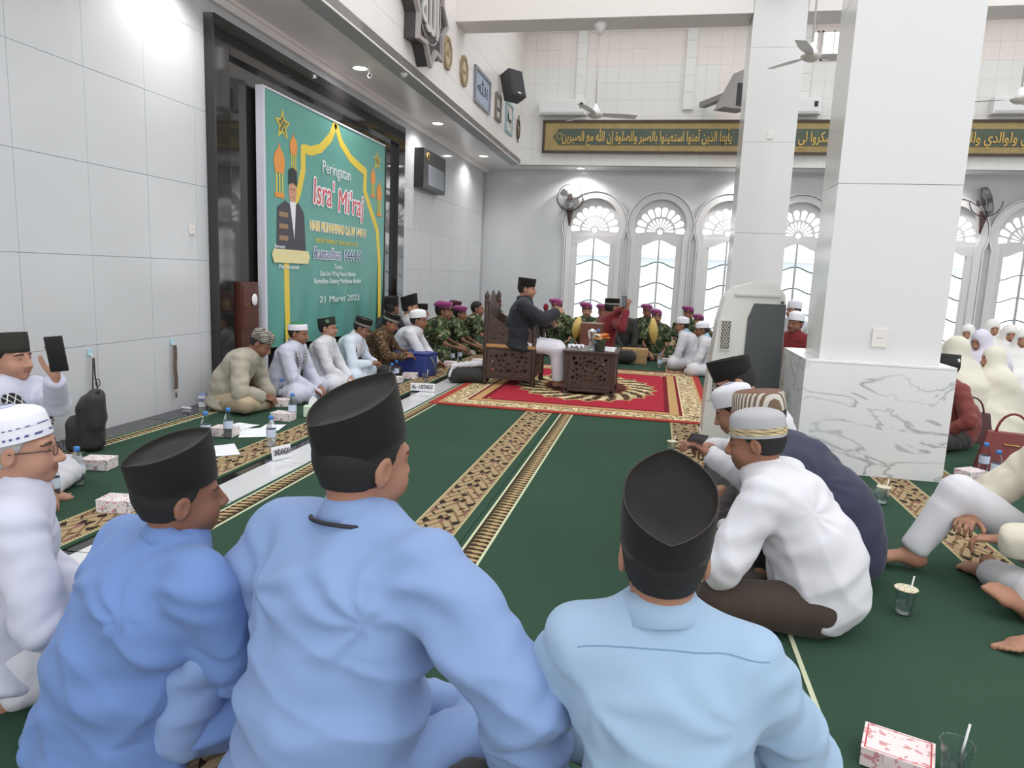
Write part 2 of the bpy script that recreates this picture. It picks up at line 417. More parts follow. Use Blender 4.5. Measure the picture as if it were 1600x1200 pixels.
for k, y in enumerate((10.3,)):
    MB().box((XF, y, 4.80), (.98, y + .5, 6.6), bev=.004).build('trim_2', M_warm).__setitem__('kind', 'structure')
    MB().box((1.665, y, 4.80), (XR, y + .5, 6.6), bev=.004).build('trim_3', M_warm).__setitem__('kind', 'structure')
MB().box((XL, 8.9, 6.3), (XR, 9.1, 6.6)).build('trim_4', M_warm).__setitem__('kind', 'structure')

# black granite frame on the left wall with dark mirror inside
bf = empty('mihrab_panel', (XL, 0, 0), label='tall polished black granite panel on the left wall behind the green banner', cat='wall panel')
MB().box((0, 5.80, 0), (.10, 6.02, 3.40), bev=.004).build('post', M_black, bf)
MB().box((0, 10.30, 0), (.10, 10.56, 3.40), bev=.004).build('post', M_black, bf)
MB().box((0, 6.022, 3.12), (.10, 10.298, 3.40), bev=.004).build('lintel', M_black, bf)
MB().box((0, 6.022, 0), (.03, 10.298, 3.118)).build('mirror', M_blackmir, bf)
b2 = empty('reflected_cabinet', (XL + .035, 6.1, 0), label='dark red-brown wooden cabinet against the black panel, left of the banner', cat='cabinet')  # solid stand-in for brown furniture mirrored in the black panel
MB().box((0, 0, 0), (.09, .30, 1.10), bev=.005).build('body', mat('reflected_brown_wood', (84, 50, 42), .35, vary=.1), b2)
MB().box((.09, .02, .66), (.10, .28, 1.07)).build('door', mat('reflected_brown_wood'), b2)
MB().box((.10, .05, .88), (.108, .12, .895)).build('handle', mat('brass', (190, 160, 90), .3, metal=1), b2)
MB().ball((.11, .2, .93), (.012, .05, .06), 10).build('emblem', M_trim, b2)

# downlights
def downlight(x, y, label, watts=24):
    q = empty('downlight', (x, y, ZS), label=label, cat='ceiling light', group='round downlights in the gallery soffit')
    MB().lathe([(.105, 0), (.105, -.012), (.085, -.016), (.085, 0)], 24).build('trim_ring', M_trim, q)
    MB().lathe([(.082, -.002), (.082, -.012), (.06, -.016)], 24).build('diffuser', M_lamp, q)
    L = bpy.data.lights.new('downlight_lamp', 'SPOT'); L.energy = watts; L.spot_size = R(150); L.spot_blend = .6; L.shadow_soft_size = .08; L.color = (1, .98, .96)
    lo = bpy.data.objects.new('lamp', L); COL.objects.link(lo); lo.parent = q; lo.location = (0, 0, -.03)
for y, lb in ((2.15, 'out of frame, nearest the camera'), (5.2, 'throwing the hot spot on the white wall'), (8.23, 'nearest the black star plaque'), (11.26, 'above the wall television'), (14.3, 'at the far end of the left gallery')):
    downlight(-3.62, y, 'round downlight in the left soffit ' + lb, 80)
for x, lb in ((-1.81, 'above the first arched door beside the wall fan'), (1.75, 'above the third arched door left of the column'), (5.3, 'above the doors right of the front column')):
    downlight(x, 15.75, 'round recessed downlight in the back soffit ' + lb, 130)
# cctv camera bits under the soffit
for (px, py, lb, dome) in ((577, 118, 'small white bullet camera under the soffit beside the big downlight', 0), (631, 120, 'small dome camera with black lens below the star plaque', 1)):
    p = fl(px, py - 8, ZS)
    q = empty('security_camera', p, label=lb, cat='security camera')
    if dome: MB().lathe([(.045, 0), (.045, -.03), (.03, -.055), (.01, -.065)], 16).build('housing', M_trim, q); MB().lathe([(.036, -.034), (.036, -.046)], 16).build('lens_band', M_dark, q)
    else: MB().cyl((0, 0, 0), (0, 0, -.05), .012, 10).build('mount', M_trim, q); MB().cyl((0, .04, -.06), (.03, -.06, -.075), .026, 14).build('housing', M_trim, q); MB().cyl((.03, -.061, -.075), (.031, -.064, -.0755), .018, 14).build('lens', M_dark, q)

# ---------------------------------------------------------------- carpets
GREEN = (51, 74, 60)
M_green = mat('green_carpet', GREEN, .95, spec=.1, bump=.5, bscale=500, vary=.07, vscale=1.3)
def _scroll(nt, x, y, z, src):            # object x across (-1..1 by half width .118), y along, period .30
    u = xabs(x) / .118; v = y / .15
    nz = (ring_noise(nt, src, 14) - .5) * .9
    a = xs(u*5.2 + xs(v*6.2832*.5)*1.7 + nz); b = xs(v*6.2832 + xs(u*4.0)*1.6 + nz)
    leaf = xgt(xmax(a*b + .12, xs(u*9 - v*6.2832 + nz)*.9 - .35), .0)
    out = mixc(nt, leaf, lin((48, 40, 34)), lin((158, 139, 108)))
    red = xgt(xs(v*6.2832*.5 + .7)*(1 - u*2.6), .72)
    out = mixc(nt, red, out, lin((128, 84, 84)))
    shade = xgt(xs(u*14 + v*9 + nz*3), .55)*leaf
    out = mixc(nt, shade, out, lin((118, 96, 70)))
    bead = xgt(u, .84); bd = xgt(xs(y*330), -.2)
    out = mixc(nt, bead*bd, out, lin((186, 166, 126)))
    out = mixc(nt, bead*(1 - bd), out, lin((84, 66, 48)))
    return mixc(nt, xgt(u, .95), out, lin((176, 170, 132)))
def _teeth(nt, x, y, z, src):             # narrow border: leaning teeth on dark brown, pale lines both sides
    u = x / .055
    t = xfr(y / .048 + x*4.0)
    tooth = xlt(xabs(t - .5)*2, .72 - xabs(u - .25)*.7)*xgt(u, -.55)
    out = mixc(nt, tooth, lin((58, 46, 36)), lin((168, 146, 108)))
    t2 = xlt(xabs(t - .3)*2, .3)*xlt(u, -.1)*xgt(u, -.7)
    out = mixc(nt, t2, out, lin((96, 88, 66)))
    return mixc(nt, xgt(xabs(u), .86), out, lin((190, 196, 164)))
M_scroll = mat('scroll_pattern_pile', rough=.95, spec=.1, pattern=_scroll)
M_teeth = mat('toothed_border_pile', rough=.95, spec=.1, pattern=_teeth)
def carpet(x0, x1, y0, y1, label, wide=(), narrow=(), z=.010):
    c = empty('carpet', ((x0+x1)/2, y0, 0), label=label, cat='carpet', group='green prayer carpets laid in rows')
    MB().box(((x0-x1)/2, 0, 0), ((x1-x0)/2, y1 - y0, z), bev=.003).build('pile', M_green, c)
    for x in wide: MB().box((-.12, 0, z - .002), (.12, y1 - y0 - .01, z + .0025)).build('scroll_band', M_scroll, c, loc=(x - (x0+x1)/2, 0, 0))
    for x, s in narrow:
        MB().box((-.06, 0, z - .002), (.06, y1 - y0 - .01, z + .0025)).build('toothed_band', M_teeth, c, loc=(x - (x0+x1)/2, 0, 0), rot=(0, 0, 0)).scale.x = s
carpet(-3.745, -2.475, -1.2, 15.6, 'green carpet along the left wall where the robed men sit', wide=(-2.62,), narrow=((-3.66, .85),))
carpet(-2.16, -.835, -1.2, 15.8, 'green carpet right of the white marble strip, leading to the red rug', wide=(-1.005,), narrow=((-2.07, -1),))
carpet(-.832, .565, -1.2, 15.8, 'green carpet in the middle with a wide tan scroll band under the air cooler', wide=(.32,), narrow=((-.745, 1),))
carpet(.57, 1.99, -1.2, 5.095, 'green carpet right of the pale seam, in front of the marble plinth', wide=(1.64,), narrow=())
carpet(.57, 1.025, 5.1, 10.2, 'narrow green carpet strip beside the front column and cooler')
carpet(1.03, 1.99, 5.985, 10.2, 'green carpet between the two columns', wide=(1.64,))
carpet(.57, 1.99, 11.04, 15.8, 'green carpet behind the farther column', wide=(1.85,))
carpet(1.993, 3.4, -1.2, 15.8, 'green carpet right of the front column', wide=(3.2,), narrow=((2.06, 1),))
carpet(3.403, 5.4, -1.2, 15.8, 'green carpet under the veiled women at the right', wide=(5.2,), narrow=((3.5, 1),))
MB().box((-.008, 0, .008), (.008, 10, .0145)).build('carpet_binding', mat('pale_binding', (186, 190, 160), .9), loc=(.567, -1, 0))
tag(bpy.data.objects['carpet_binding'], 'pale cream binding tape along the seam between two green carpets', 'trim tape')

# red rug with medallion, cream flowered border
RX0, RX1, RY0, RY1 = -2.09, .62, 6.42, 9.92
def _rug(nt, x, y, z, src):
    hx, hy = (RX1-RX0)/2, (RY1-RY0)/2
    n = ring_noise(nt, src, 9, 2) - .5
    n2 = ring_noise(nt, src, 26, 2)
    ex = hx - xabs(x); ey = hy - xabs(y); e = xmin(ex, ey)
    rr = xsq((x/hx)*(x/hx) + (y/hy)*(y/hy)); an = xat(y/hy, x/hx)
    red, deep, cream, tan, dk, olive = lin((158, 44, 58)), lin((112, 30, 40)), lin((216, 200, 160)), lin((178, 144, 98)), lin((70, 42, 36)), lin((112, 102, 62))
    # field and corner spandrels
    out = mixc(nt, xgt(rr + xs(an*8)*.035, 1.02), red, deep)
    vine = xlt(xabs(rr + xs(an*8)*.035 - 1.0), .022)
    out = mixc(nt, vine, out, cream)
    # medallion
    lobe = rr + xabs(xs(an*11))*.05
    ring = xgt(lobe, .40)*xlt(lobe, .60)
    out = mixc(nt, xlt(lobe, .60), out, dk)
    out = mixc(nt, ring*xgt(xabs(n2 - .5)*2 + xs(an*22 + rr*30)*.25, .14), out, cream)
    out = mixc(nt, ring*xlt(n2, .42), out, olive)
    out = mixc(nt, xlt(xabs(lobe - .60), .012), out, tan)
    out = mixc(nt, xlt(xabs(lobe - .40), .012), out, tan)
    out = mixc(nt, xlt(lobe, .40)*xgt(n2, .58), out, lin((140, 60, 56)))
    # borders
    out = mixc(nt, xlt(e, .47), out, deep)
    out = mixc(nt, xlt(e, .42), out, tan)
    out = mixc(nt, xlt(e, .33), out, deep)
    out = mixc(nt, xlt(e, .30), out, cream)
    n3 = ring_noise(nt, src, 17, 2); n4 = ring_noise(nt, src, 23, 1)
    out = mixc(nt, xlt(e, .29)*xlt(xabs(n3 - .5), .035), out, dk)
    out = mixc(nt, xlt(e, .28)*xgt(n3, .60), out, lin((150, 112, 66)))
    out = mixc(nt, xlt(e, .28)*xgt(n4, .66), out, olive)
    out = mixc(nt, xlt(e, .10), out, tan)
    out = mixc(nt, xlt(e, .075), out, lin((158, 62, 58)))
    return out
rug = MB().box((RX0 - (RX0+RX1)/2, RY0 - (RY0+RY1)/2, 0), (RX1 - (RX0+RX1)/2, RY1 - (RY0+RY1)/2, .010), bev=.003).build(
    'rug', mat('red_medallion_rug', rough=.95, spec=.1, pattern=_rug), loc=((RX0+RX1)/2, (RY0+RY1)/2, .013))
tag(rug, 'red medallion rug with cream flowered border under the carved chair and table', 'rug')

# ---------------------------------------------------------------- Arabic lettering helper (contextual forms, right to left)
AF = {'ا': 0xFE8D, 'ب': 0xFE8F, 'ت': 0xFE95, 'ج': 0xFE9D, 'ح': 0xFEA1, 'د': 0xFEA9, 'ذ': 0xFEAB, 'ر': 0xFEAD, 'س': 0xFEB1, 'ش': 0xFEB5, 'ص': 0xFEB9,
      'ع': 0xFEC9, 'غ': 0xFECD, 'ف': 0xFED1, 'ك': 0xFED9, 'ل': 0xFEDD, 'م': 0xFEE1, 'ن': 0xFEE5, 'ه': 0xFEE9, 'و': 0xFEED, 'ي': 0xFEF1, 'ة': 0xFE93, 'أ': 0xFE83, 'إ': 0xFE87, 'ؤ': 0xFE85, 'آ': 0xFE81, 'ى': 0xFEEF}
NJ = set('ادذروأإةؤآى')
def arab(s):
    s = s.replace('الله', '\uFDF2'); out = []
    for i, c in enumerate(s):
        if c not in AF: out.append(c); continue
        pj = i > 0 and s[i-1] in AF and s[i-1] not in NJ
        nj = i < len(s) - 1 and s[i+1] in AF and c not in NJ
        out.append(chr(AF[c] + (3 if (pj and nj) else 2 if nj else 1 if pj else 0)))
    return ''.join(reversed(out))
# long gilded calligraphy board across the upper back wall
M_gold = mat('gilt_lettering', (206, 172, 96), .35, metal=.3)
M_goldf = mat('matt_gold_panel', (158, 138, 92), .55, vary=.12, vscale=6)
cb = empty('calligraphy_board', (0, YU - .10, 4.18), label='long dark-framed board of gold Arabic calligraphy across the back wall', cat='sign')
x0, x1 = -2.6, 7.6
MB().box((x0, 0, -.33), (x1, .06, .33)).build('backing', M_goldf, cb)
fm = mat('dark_bronze_frame', (72, 60, 50), .4)
for nm, a, b in (('frame_rail', (x0, -.03, .285), (x1, .0, .33)), ('frame_rail', (x0, -.03, -.33), (x1, 0, -.285)), ('frame_rail', (x0, -.03, -.283), (x0 + .05, 0, .283)), ('frame_rail', (x1 - .05, -.03, -.283), (x1, 0, .283))):
    MB().box(a, b).build(nm, fm, cb)
gp = [(x0 + .22, 0), (x0 + .3, .08), (x0 + .34, .16), (x1 - .3, .16), (x1 - .3, -.16), (x0 + .34, -.16), (x0 + .3, -.08)]
plate('inner_panel', [gp], .012, mat('grey_green_enamel', (78, 88, 76), .45, vary=.1, vscale=8), cb, loc=(0, -.006, 0))
for body, xa, xb in (('يأيها الذين آمنوا استعينوا بالصبر والصلوة إن الله مع الصبرين', x0 + .42, 1.25), ('فاذكروني أذكركم واشكروا لي ولا تكفرون', 1.75, 4.4), ('رب اغفر لي ولوالدي وللمؤمنين', 5.0, 7.3)):
    text('lettering', arab(body), .27, M_gold, cb, loc=((xa + xb)/2, -.022, -.01), ext=.006, width=xb - xa, off=.003)
for xx in (x0 + .36, 1.5, 4.7):
    MB().tube([(xx + .06*cos(t*pi/8), -.02, .0 + .06*sin(t*pi/8)) for t in range(16)], .007, 6, closed=True).build('rosette', M_gold, cb)

# ---------------------------------------------------------------- green banner
bn = empty('banner', (-3.86, 6.5, .42), pi/2, label='large green event banner on a white frame against the black panel', cat='banner')
W, H = 3.12, 2.54
M_bg = mat('green_banner_cloth', (98, 158, 148), .35, bump=.25, bscale=2.2, bdist=.03, spec=.4)
# the cloth, with soft vertical folds towards the bottom
nx, nz = 60, 48; V = []
for k in range(nz + 1):
    for i in range(nx + 1):
        x, z = W*i/nx, H*k/nz; g = max(0, 1 - z/1.1)
        V.append((x, -.012 + .018*g*(1.6 + sin(x*9 + z*2.2) + .6*sin(x*17 - z*3)) , z))
F = [(k*(nx+1)+i, k*(nx+1)+i+1, (k+1)*(nx+1)+i+1, (k+1)*(nx+1)+i) for k in range(nz) for i in range(nx)]
MB().add(V, F, True).build('cloth', M_bg, bn)
MB().box((-.03, -.02, -.42), (.005, .06, H + .02)).build('frame_post', mat('pale_aluminium', (205, 205, 215), .4), bn)
MB().box((W - .005, -.02, -.42), (W + .03, .06, H + .02)).build('frame_post', mat('black_post', (38, 42, 40), .4), bn)
MB().box((0.006, -.02, H), (W - .006, .06, H + .02)).build('frame_rail', mat('pale_aluminium'), bn)
M_by = mat('banner_yellow', (222, 196, 76), .5); M_bw = mat('banner_white', (226, 228, 232), .5); M_br = mat('banner_red', (206, 88, 96), .5)
M_bb = mat('banner_blue', (78, 92, 140), .5); M_bbk = mat('banner_dark', (70, 68, 78), .5); M_bo = mat('banner_orange', (222, 146, 72), .5)
def strip_poly(pts, wd):
    l, r = [], []
    for i, p in enumerate(pts):
        a = pts[max(i-1, 0)]; b = pts[min(i+1, len(pts)-1)]; d = (b[0]-a[0], b[1]-a[1]); n = sqrt(d[0]**2 + d[1]**2) or 1
        l.append((p[0] - d[1]/n*wd/2, p[1] + d[0]/n*wd/2)); r.append((p[0] + d[1]/n*wd/2, p[1] - d[0]/n*wd/2))
    return l + r[::-1]
YB_ = -.0165
cx = 1.60
left = [(1.56, H - .01), (1.42, H - .20), (1.18, H - .36), (.94, H - .43), (.77, H - .43), (.77, H - .66), (.66, H - .92), (.44, H - 1.18), (.40, H - 1.6), (.42, .02)]
right = [(1.56, H - .01), (1.70, H - .20), (1.98, H - .34), (2.28, H - .41), (2.44, H - .43), (2.42, H - .68), (2.62, H - .90), (2.86, H - 1.16), (2.95, H - 1.6), (2.98, .02)]
for pts in (left, right):
    sm = []
    for i in range(len(pts) - 1):
        for t in range(4): s = t/4; sm.append((pts[i][0]*(1-s) + pts[i+1][0]*s, pts[i][1]*(1-s) + pts[i+1][1]*s))
    sm.append(pts[-1])
    plate('printed_arch', [strip_poly(sm, .10)], .003, M_by, bn, loc=(0, YB_ + .004, 0))
def star(cx_, cz_, r, m, nm='printed_star'):
    o_ = [(cx_ + (r if i % 2 == 0 else r*.45)*sin(pi*i/5), cz_ + (r if i % 2 == 0 else r*.45)*cos(pi*i/5)) for i in range(10)]
    i_ = [(cx_ + (r if i % 2 == 0 else r*.45)*.78*sin(pi*i/5), cz_ + (r if i % 2 == 0 else r*.45)*.78*cos(pi*i/5)) for i in range(10)]
    plate(nm, [o_, i_], .003, M_by, bn, loc=(0, YB_, 0)); plate('printed_star_core', [i_], .002, m, bn, loc=(0, YB_ + .001, 0))
M_star = mat('banner_star_tracery', (72, 96, 60), .5, pattern=lambda nt, x, y, z, src: mixc(nt, xgt(xs(x*90)*xs(z*90), .05), lin((60, 90, 60)), lin((186, 160, 80))))
star(.34, H - .28, .155, M_star); star(2.83, H - .24, .13, M_star)
def lantern(x, z, s):
    dome = [(x + s*.13*cos(t) * (1 if t < pi/2 else 1), z + s*(.0 + .17*sin(t)) + (s*.07 if abs(t - pi/2) < .2 else 0)) for t in [pi*i/12 for i in range(13)]] + [(x - s*.10, z - s*.12), (x + s*.10, z - s*.12)]
    plate('printed_lantern', [dome], .003, M_bo, bn, loc=(0, YB_, 0))
    for q in (-.07, 0, .07): plate('printed_lantern_leg', [rect(x + s*q - s*.012, z - s*.36, x + s*q + s*.012, z - s*.12)], .003, M_by, bn, loc=(0, YB_, 0))
    plate('printed_lantern_base', [rect(x - s*.11, z - s*.42, x + s*.11, z - s*.36)], .003, M_bo, bn, loc=(0, YB_, 0))
lantern(.27, H - .66, .82); lantern(.56, H - .46, .6); lantern(2.69, H - .48, .6); lantern(2.91, H - .66, .72)
# printed portrait: plain figure in jacket and cap
plate('printed_jacket', [[(.20, H - 1.53), (.22, H - 1.10), (.38, H - 1.02), (.5, H - 1.06), (.66, H - 1.02), (.78, H - 1.12), (.82, H - 1.53)]], .003, M_bbk, bn, loc=(0, YB_ + .002, 0))
plate('printed_shirt', [[(.47, H - 1.02), (.60, H - 1.02), (.565, H - 1.40)]], .003, M_bw, bn, loc=(0, YB_, 0))
M_bsk = mat('banner_skin', (200, 150, 126), .5)
plate('printed_face', [[(.535 + .082*cos(t*pi/8), H - .915 + .125*sin(t*pi/8)) for t in range(16)]], .003, M_bsk, bn, loc=(0, YB_ + .001, 0))
plate('printed_cap', [[(.445, H - .85), (.45, H - .70), (.535, H - .665), (.62, H - .70), (.625, H - .85), (.535, H - .82)]], .003, mat('banner_black', (44, 48, 52), .5), bn, loc=(0, YB_ - .003, 0))
for sx in (-.032, .032): plate('printed_eye', [rect(.535 + sx - .014, H - .895, .535 + sx + .014, H - .887)], .002, mat('banner_black'), bn, loc=(0, YB_ - .002, 0))
plate('printed_mouth', [rect(.51, H - .978, .56, H - .971)], .002, mat('banner_lip', (150, 96, 88), .5), bn, loc=(0, YB_ - .002, 0))
for zz in (1.14, 1.26, 1.38): plate('printed_sash', [rect(.25, H - zz - .05, .43, H - zz)], .003, mat('banner_tan', (150, 122, 92), .5), bn, loc=(0, YB_ - .002, 0))
plate('printed_plaque', [[(.10, H - 1.58), (.14, H - 1.52), (.86, H - 1.52), (.90, H - 1.58), (.86, H - 1.66), (.14, H - 1.66)]], .003, mat('banner_pale_yellow', (222, 212, 160), .5), bn, loc=(0, YB_ - .004, 0))
def bt(body, size, m, x, z, wd, off=0, y=-.005, shear=0): text('printed_text', body, size, m, bn, loc=(x, YB_ + y, z), ext=.001, width=wd, off=off, shear=shear)
bt('Peringatan', .20, M_bw, 1.59, H - .555, .76, 0)
def outlined(body, size, m, x, z, wd, o_, shear=0):
    for k in range(8): bt(body, size, M_bw, x + o_*cos(k*pi/4), z + o_*sin(k*pi/4), wd, 0, -.002 - .00015*k, shear)
    bt(body, size, m, x, z, wd, 0, -.0055, shear)
outlined("Isra'", .40, M_br, 1.24, H - .86, .52, .022, .1); outlined("Mi'raj", .38, M_br, 1.98, H - .90, .74, .022, .1)
outlined('NABI MUHAMMAD S.A.W 1444 H', .15, M_by, 1.68, H - 1.235, 1.54, .010)
bt('MENYAMBUT BULAN SUCI', .07, M_by, 1.61, H - 1.39, 1.15)
outlined('Ramadhan 1444 H', .18, M_bb, 1.64, H - 1.535, 1.30, .012, .15)
bt('Tema :', .085, M_bw, 1.64, H - 1.68, .26, 0); bt("Dari Isra' Mi'raj Penuh Hikmah", .085, M_bw, 1.64, H - 1.765, .98, 0)
bt('Ramadhan Datang Membawa Berkah', .085, M_bw, 1.65, H - 1.85, 1.3, 0)
bt('21 Maret 2023', .11, M_bw, 1.7, H - 2.065, 1.12, 0)
bt('Bersama', .06, M_bw, .26, H - 1.495, .2, 0, -.004); bt('Penceramah', .06, M_bw, .45, H - 1.70, .42, 0, -.004)
# ================================================================ bodies and cloth from signed distance fields
def g_net(sdf, lo, hi, h):
    lo = np.array(lo, float); hi = np.array(hi, float)
    n = np.ceil((hi - lo) / h).astype(int) + 1
    ax = [np.arange(n[i], dtype=np.float32)*h + lo[i] for i in range(3)]
    Xg, Yg, Zg = np.meshgrid(*ax, indexing='ij')
    V = sdf(Xg, Yg, Zg).astype(np.float32)
    V[0] = V[-1] = 1; V[:, 0] = V[:, -1] = 1; V[:, :, 0] = V[:, :, -1] = 1
    S = V < 0
    c = S[:-1, :-1, :-1].astype(np.int8)
    for dx in (0, 1):
        for dy in (0, 1):
            for dz in (0, 1):
                if dx + dy + dz: c = c + S[dx:n[0]-1+dx, dy:n[1]-1+dy, dz:n[2]-1+dz]
    act = (c > 0) & (c < 8); idx = np.argwhere(act)
    if len(idx) == 0: return np.zeros((0, 3)), np.zeros((0, 4), int)
    vid = -np.ones(act.shape, np.int32); vid[act] = np.arange(len(idx))
    acc = np.zeros((len(idx), 3)); cnt = np.zeros(len(idx))
    i, j, k = idx.T
    for a in range(3):
        for p in (0, 1):
            for q in (0, 1):
                o0 = [0, 0, 0]; b_, c_ = [d for d in range(3) if d != a]; o0[b_] = p; o0[c_] = q; o1 = list(o0); o1[a] = 1
                v0 = V[i+o0[0], j+o0[1], k+o0[2]]; v1 = V[i+o1[0], j+o1[1], k+o1[2]]
                m = (v0 < 0) != (v1 < 0); t = np.where(m, v0/np.where(m, v0 - v1, 1), 0)
                P = np.tile(np.array(o0, float), (len(idx), 1)); P[:, a] = t
                acc += P*m[:, None]; cnt += m
    VT = (idx + acc/cnt[:, None])*h + lo
    Fs = []
    for a in range(3):
        b_, c_ = [(1, 2), (2, 0), (0, 1)][a]
        sl0 = [slice(None)]*3; sl1 = [slice(None)]*3; sl0[a] = slice(0, -1); sl1[a] = slice(1, None)
        A = S[tuple(sl0)]; B = S[tuple(sl1)]; e = np.argwhere(A != B)
        e = e[(e[:, b_] > 0) & (e[:, c_] > 0)]
        e = e[(e[:, b_] < n[b_]-1) & (e[:, c_] < n[c_]-1)]
        if len(e) == 0: continue
        ins = A[tuple(e.T)]
        def cell(db, dc):
            q = e.copy(); q[:, b_] -= db; q[:, c_] -= dc; return vid[tuple(q.T)]
        q = np.stack([cell(1, 1), cell(0, 1), cell(0, 0), cell(1, 0)], 1)
        q[~ins] = q[~ins][:, ::-1]; Fs.append(q)
    F = np.concatenate(Fs); F = F[(F >= 0).all(1)]
    return VT, F
def smin(a, b, k):
    h = np.clip(.5 + .5*(b - a)/k, 0, 1); return b*(1 - h) + a*h - k*h*(1 - h)
def nrm(v): v = np.array(v, float); return v/(np.linalg.norm(v) or 1)
class Cap:                                  # tapered, optionally elliptical limb segment
    def __init__(s, a, b, ra, rb, side=None, k=.02, fa=None, fb=None, flat=1.):
        s.a = np.array(a, float); s.b = np.array(b, float); s.ra, s.rb = ra, rb; s.side = side; s.k = k
        s.fa = fa if fa is not None else ra; s.fb = fb if fb is not None else rb; s.flat = flat
    def ev(s, x, y, z, inf=0):
        d = s.b - s.a; L = np.linalg.norm(d) or 1e-6; t_ = d/L
        px, py, pz = x - s.a[0], y - s.a[1], z - s.a[2]
        u = px*t_[0] + py*t_[1] + pz*t_[2]; t = np.clip(u/L, 0, 1); ov = u - t*L
        if s.side is None:
            qx, qy, qz = px - t*d[0], py - t*d[1], pz - t*d[2]
            return np.sqrt(qx*qx + qy*qy + qz*qz) - (s.ra*(1-t) + s.rb*t + inf)
        sd = np.array(s.side, float); sd = nrm(sd - t_*sd.dot(t_)); n_ = np.cross(t_, sd)
        cs = px*sd[0] + py*sd[1] + pz*sd[2]; cn = px*n_[0] + py*n_[1] + pz*n_[2]
        w = s.ra*(1-t) + s.rb*t + inf; f = s.fa*(1-t) + s.fb*t + inf; m = np.minimum(w, f)
        q = np.sqrt((cs/w)**2 + (cn/f)**2 + (ov/(m*s.flat))**2)
        return (q - 1)*m
    def box(s, inf=0):
        r = max(s.ra, s.rb, s.fa, s.fb) + inf; return np.minimum(s.a, s.b) - r, np.maximum(s.a, s.b) + r
class Ell:
    def __init__(s, c, r, M=None, k=.015): s.c = np.array(c, float); s.r = np.array(r, float); s.M = M; s.k = k
    def ev(s, x, y, z, inf=0):
        p = (x - s.c[0], y - s.c[1], z - s.c[2])
        if s.M is not None: p = tuple(s.M[0][i]*p[0] + s.M[1][i]*p[1] + s.M[2][i]*p[2] for i in range(3))
        r = s.r + inf; q = np.sqrt((p[0]/r[0])**2 + (p[1]/r[1])**2 + (p[2]/r[2])**2); return (q - 1)*min(r)
    def box(s, inf=0): r = max(s.r) + inf; return s.c - r, s.c + r
class Bx:
    def __init__(s, c, b, r, k=.03): s.c = np.array(c, float); s.b = np.array(b, float) - r; s.r = r; s.k = k
    def ev(s, x, y, z, inf=0):
        q = [np.maximum(np.abs(p - s.c[i]) - s.b[i], 0) for i, p in enumerate((x, y, z))]; return np.sqrt(q[0]**2 + q[1]**2 + q[2]**2) - s.r - inf
    def box(s, inf=0): return s.c - s.b - s.r - inf, s.c + s.b + s.r + inf
def union(prims, inf=0, cut=None, extra=None, kk=1.):
    def f(x, y, z):
        d = None
        for p in prims:
            e = p.ev(x, y, z, inf); d = e if d is None else smin(d, e, p.k*kk)
        if extra: d = extra(d, x, y, z)
        if cut: d = np.maximum(d, cut(x, y, z))
        return d
    return f
def mesh_of(prims, h, inf=0, cut=None, extra=None, pad=.02, kk=1.):
    bx = [p.box(inf) for p in prims]; lo = np.min([b[0] for b in bx], 0) - pad - h; hi = np.max([b[1] for b in bx], 0) + pad + h
    return g_net(union(prims, inf, cut, extra, kk), lo, hi, h)
def normals(V, F):
    a, b, c = V[F[:, 0]], V[F[:, 1]], V[F[:, 2]]; n = np.cross(b - a, c - a); N = np.zeros_like(V)
    for i in range(4): np.add.at(N, F[:, i], n)
    return N/(np.linalg.norm(N, axis=1)[:, None] + 1e-9)
def smooth_v(V, F, it=1, lam=.5):
    for _ in range(it):
        A = np.zeros_like(V); C = np.zeros(len(V))
        for i in range(4):
            np.add.at(A, F[:, i], V[F[:, (i+1) % 4]] + V[F[:, (i-1) % 4]]); np.add.at(C, F[:, i], 2)
        V = V*(1-lam) + lam*A/np.maximum(C, 1)[:, None]
    return V
def folds(V, N, amp, seed=0, fs=1., dirs=None, mask=None):
    r = np.random.RandomState(seed); d = np.zeros(len(V))
    dirs = dirs or [nrm(r.normal(size=3)*[1, 1, .6]) for _ in range(3)]
    for i, k in enumerate(dirs):
        k = nrm(k); w1 = r.normal(size=3)*7*fs; w2 = r.normal(size=3)*4*fs
        ph = V @ (k*(46 - 8*i)*fs) + 1.7*np.sin(V @ w1 + r.rand()*6) + 1.3*np.sin(V @ w2 + r.rand()*6)
        s = np.sin(ph); env = .5 + .5*np.sin(V @ (r.normal(size=3)*6*fs) + r.rand()*6)
        d += (1 - np.abs(s))**1.6*env*(1, .7, .5)[i % 3]
    d = d*amp
    if mask is not None: d = d*mask
    return V + N*d[:, None]
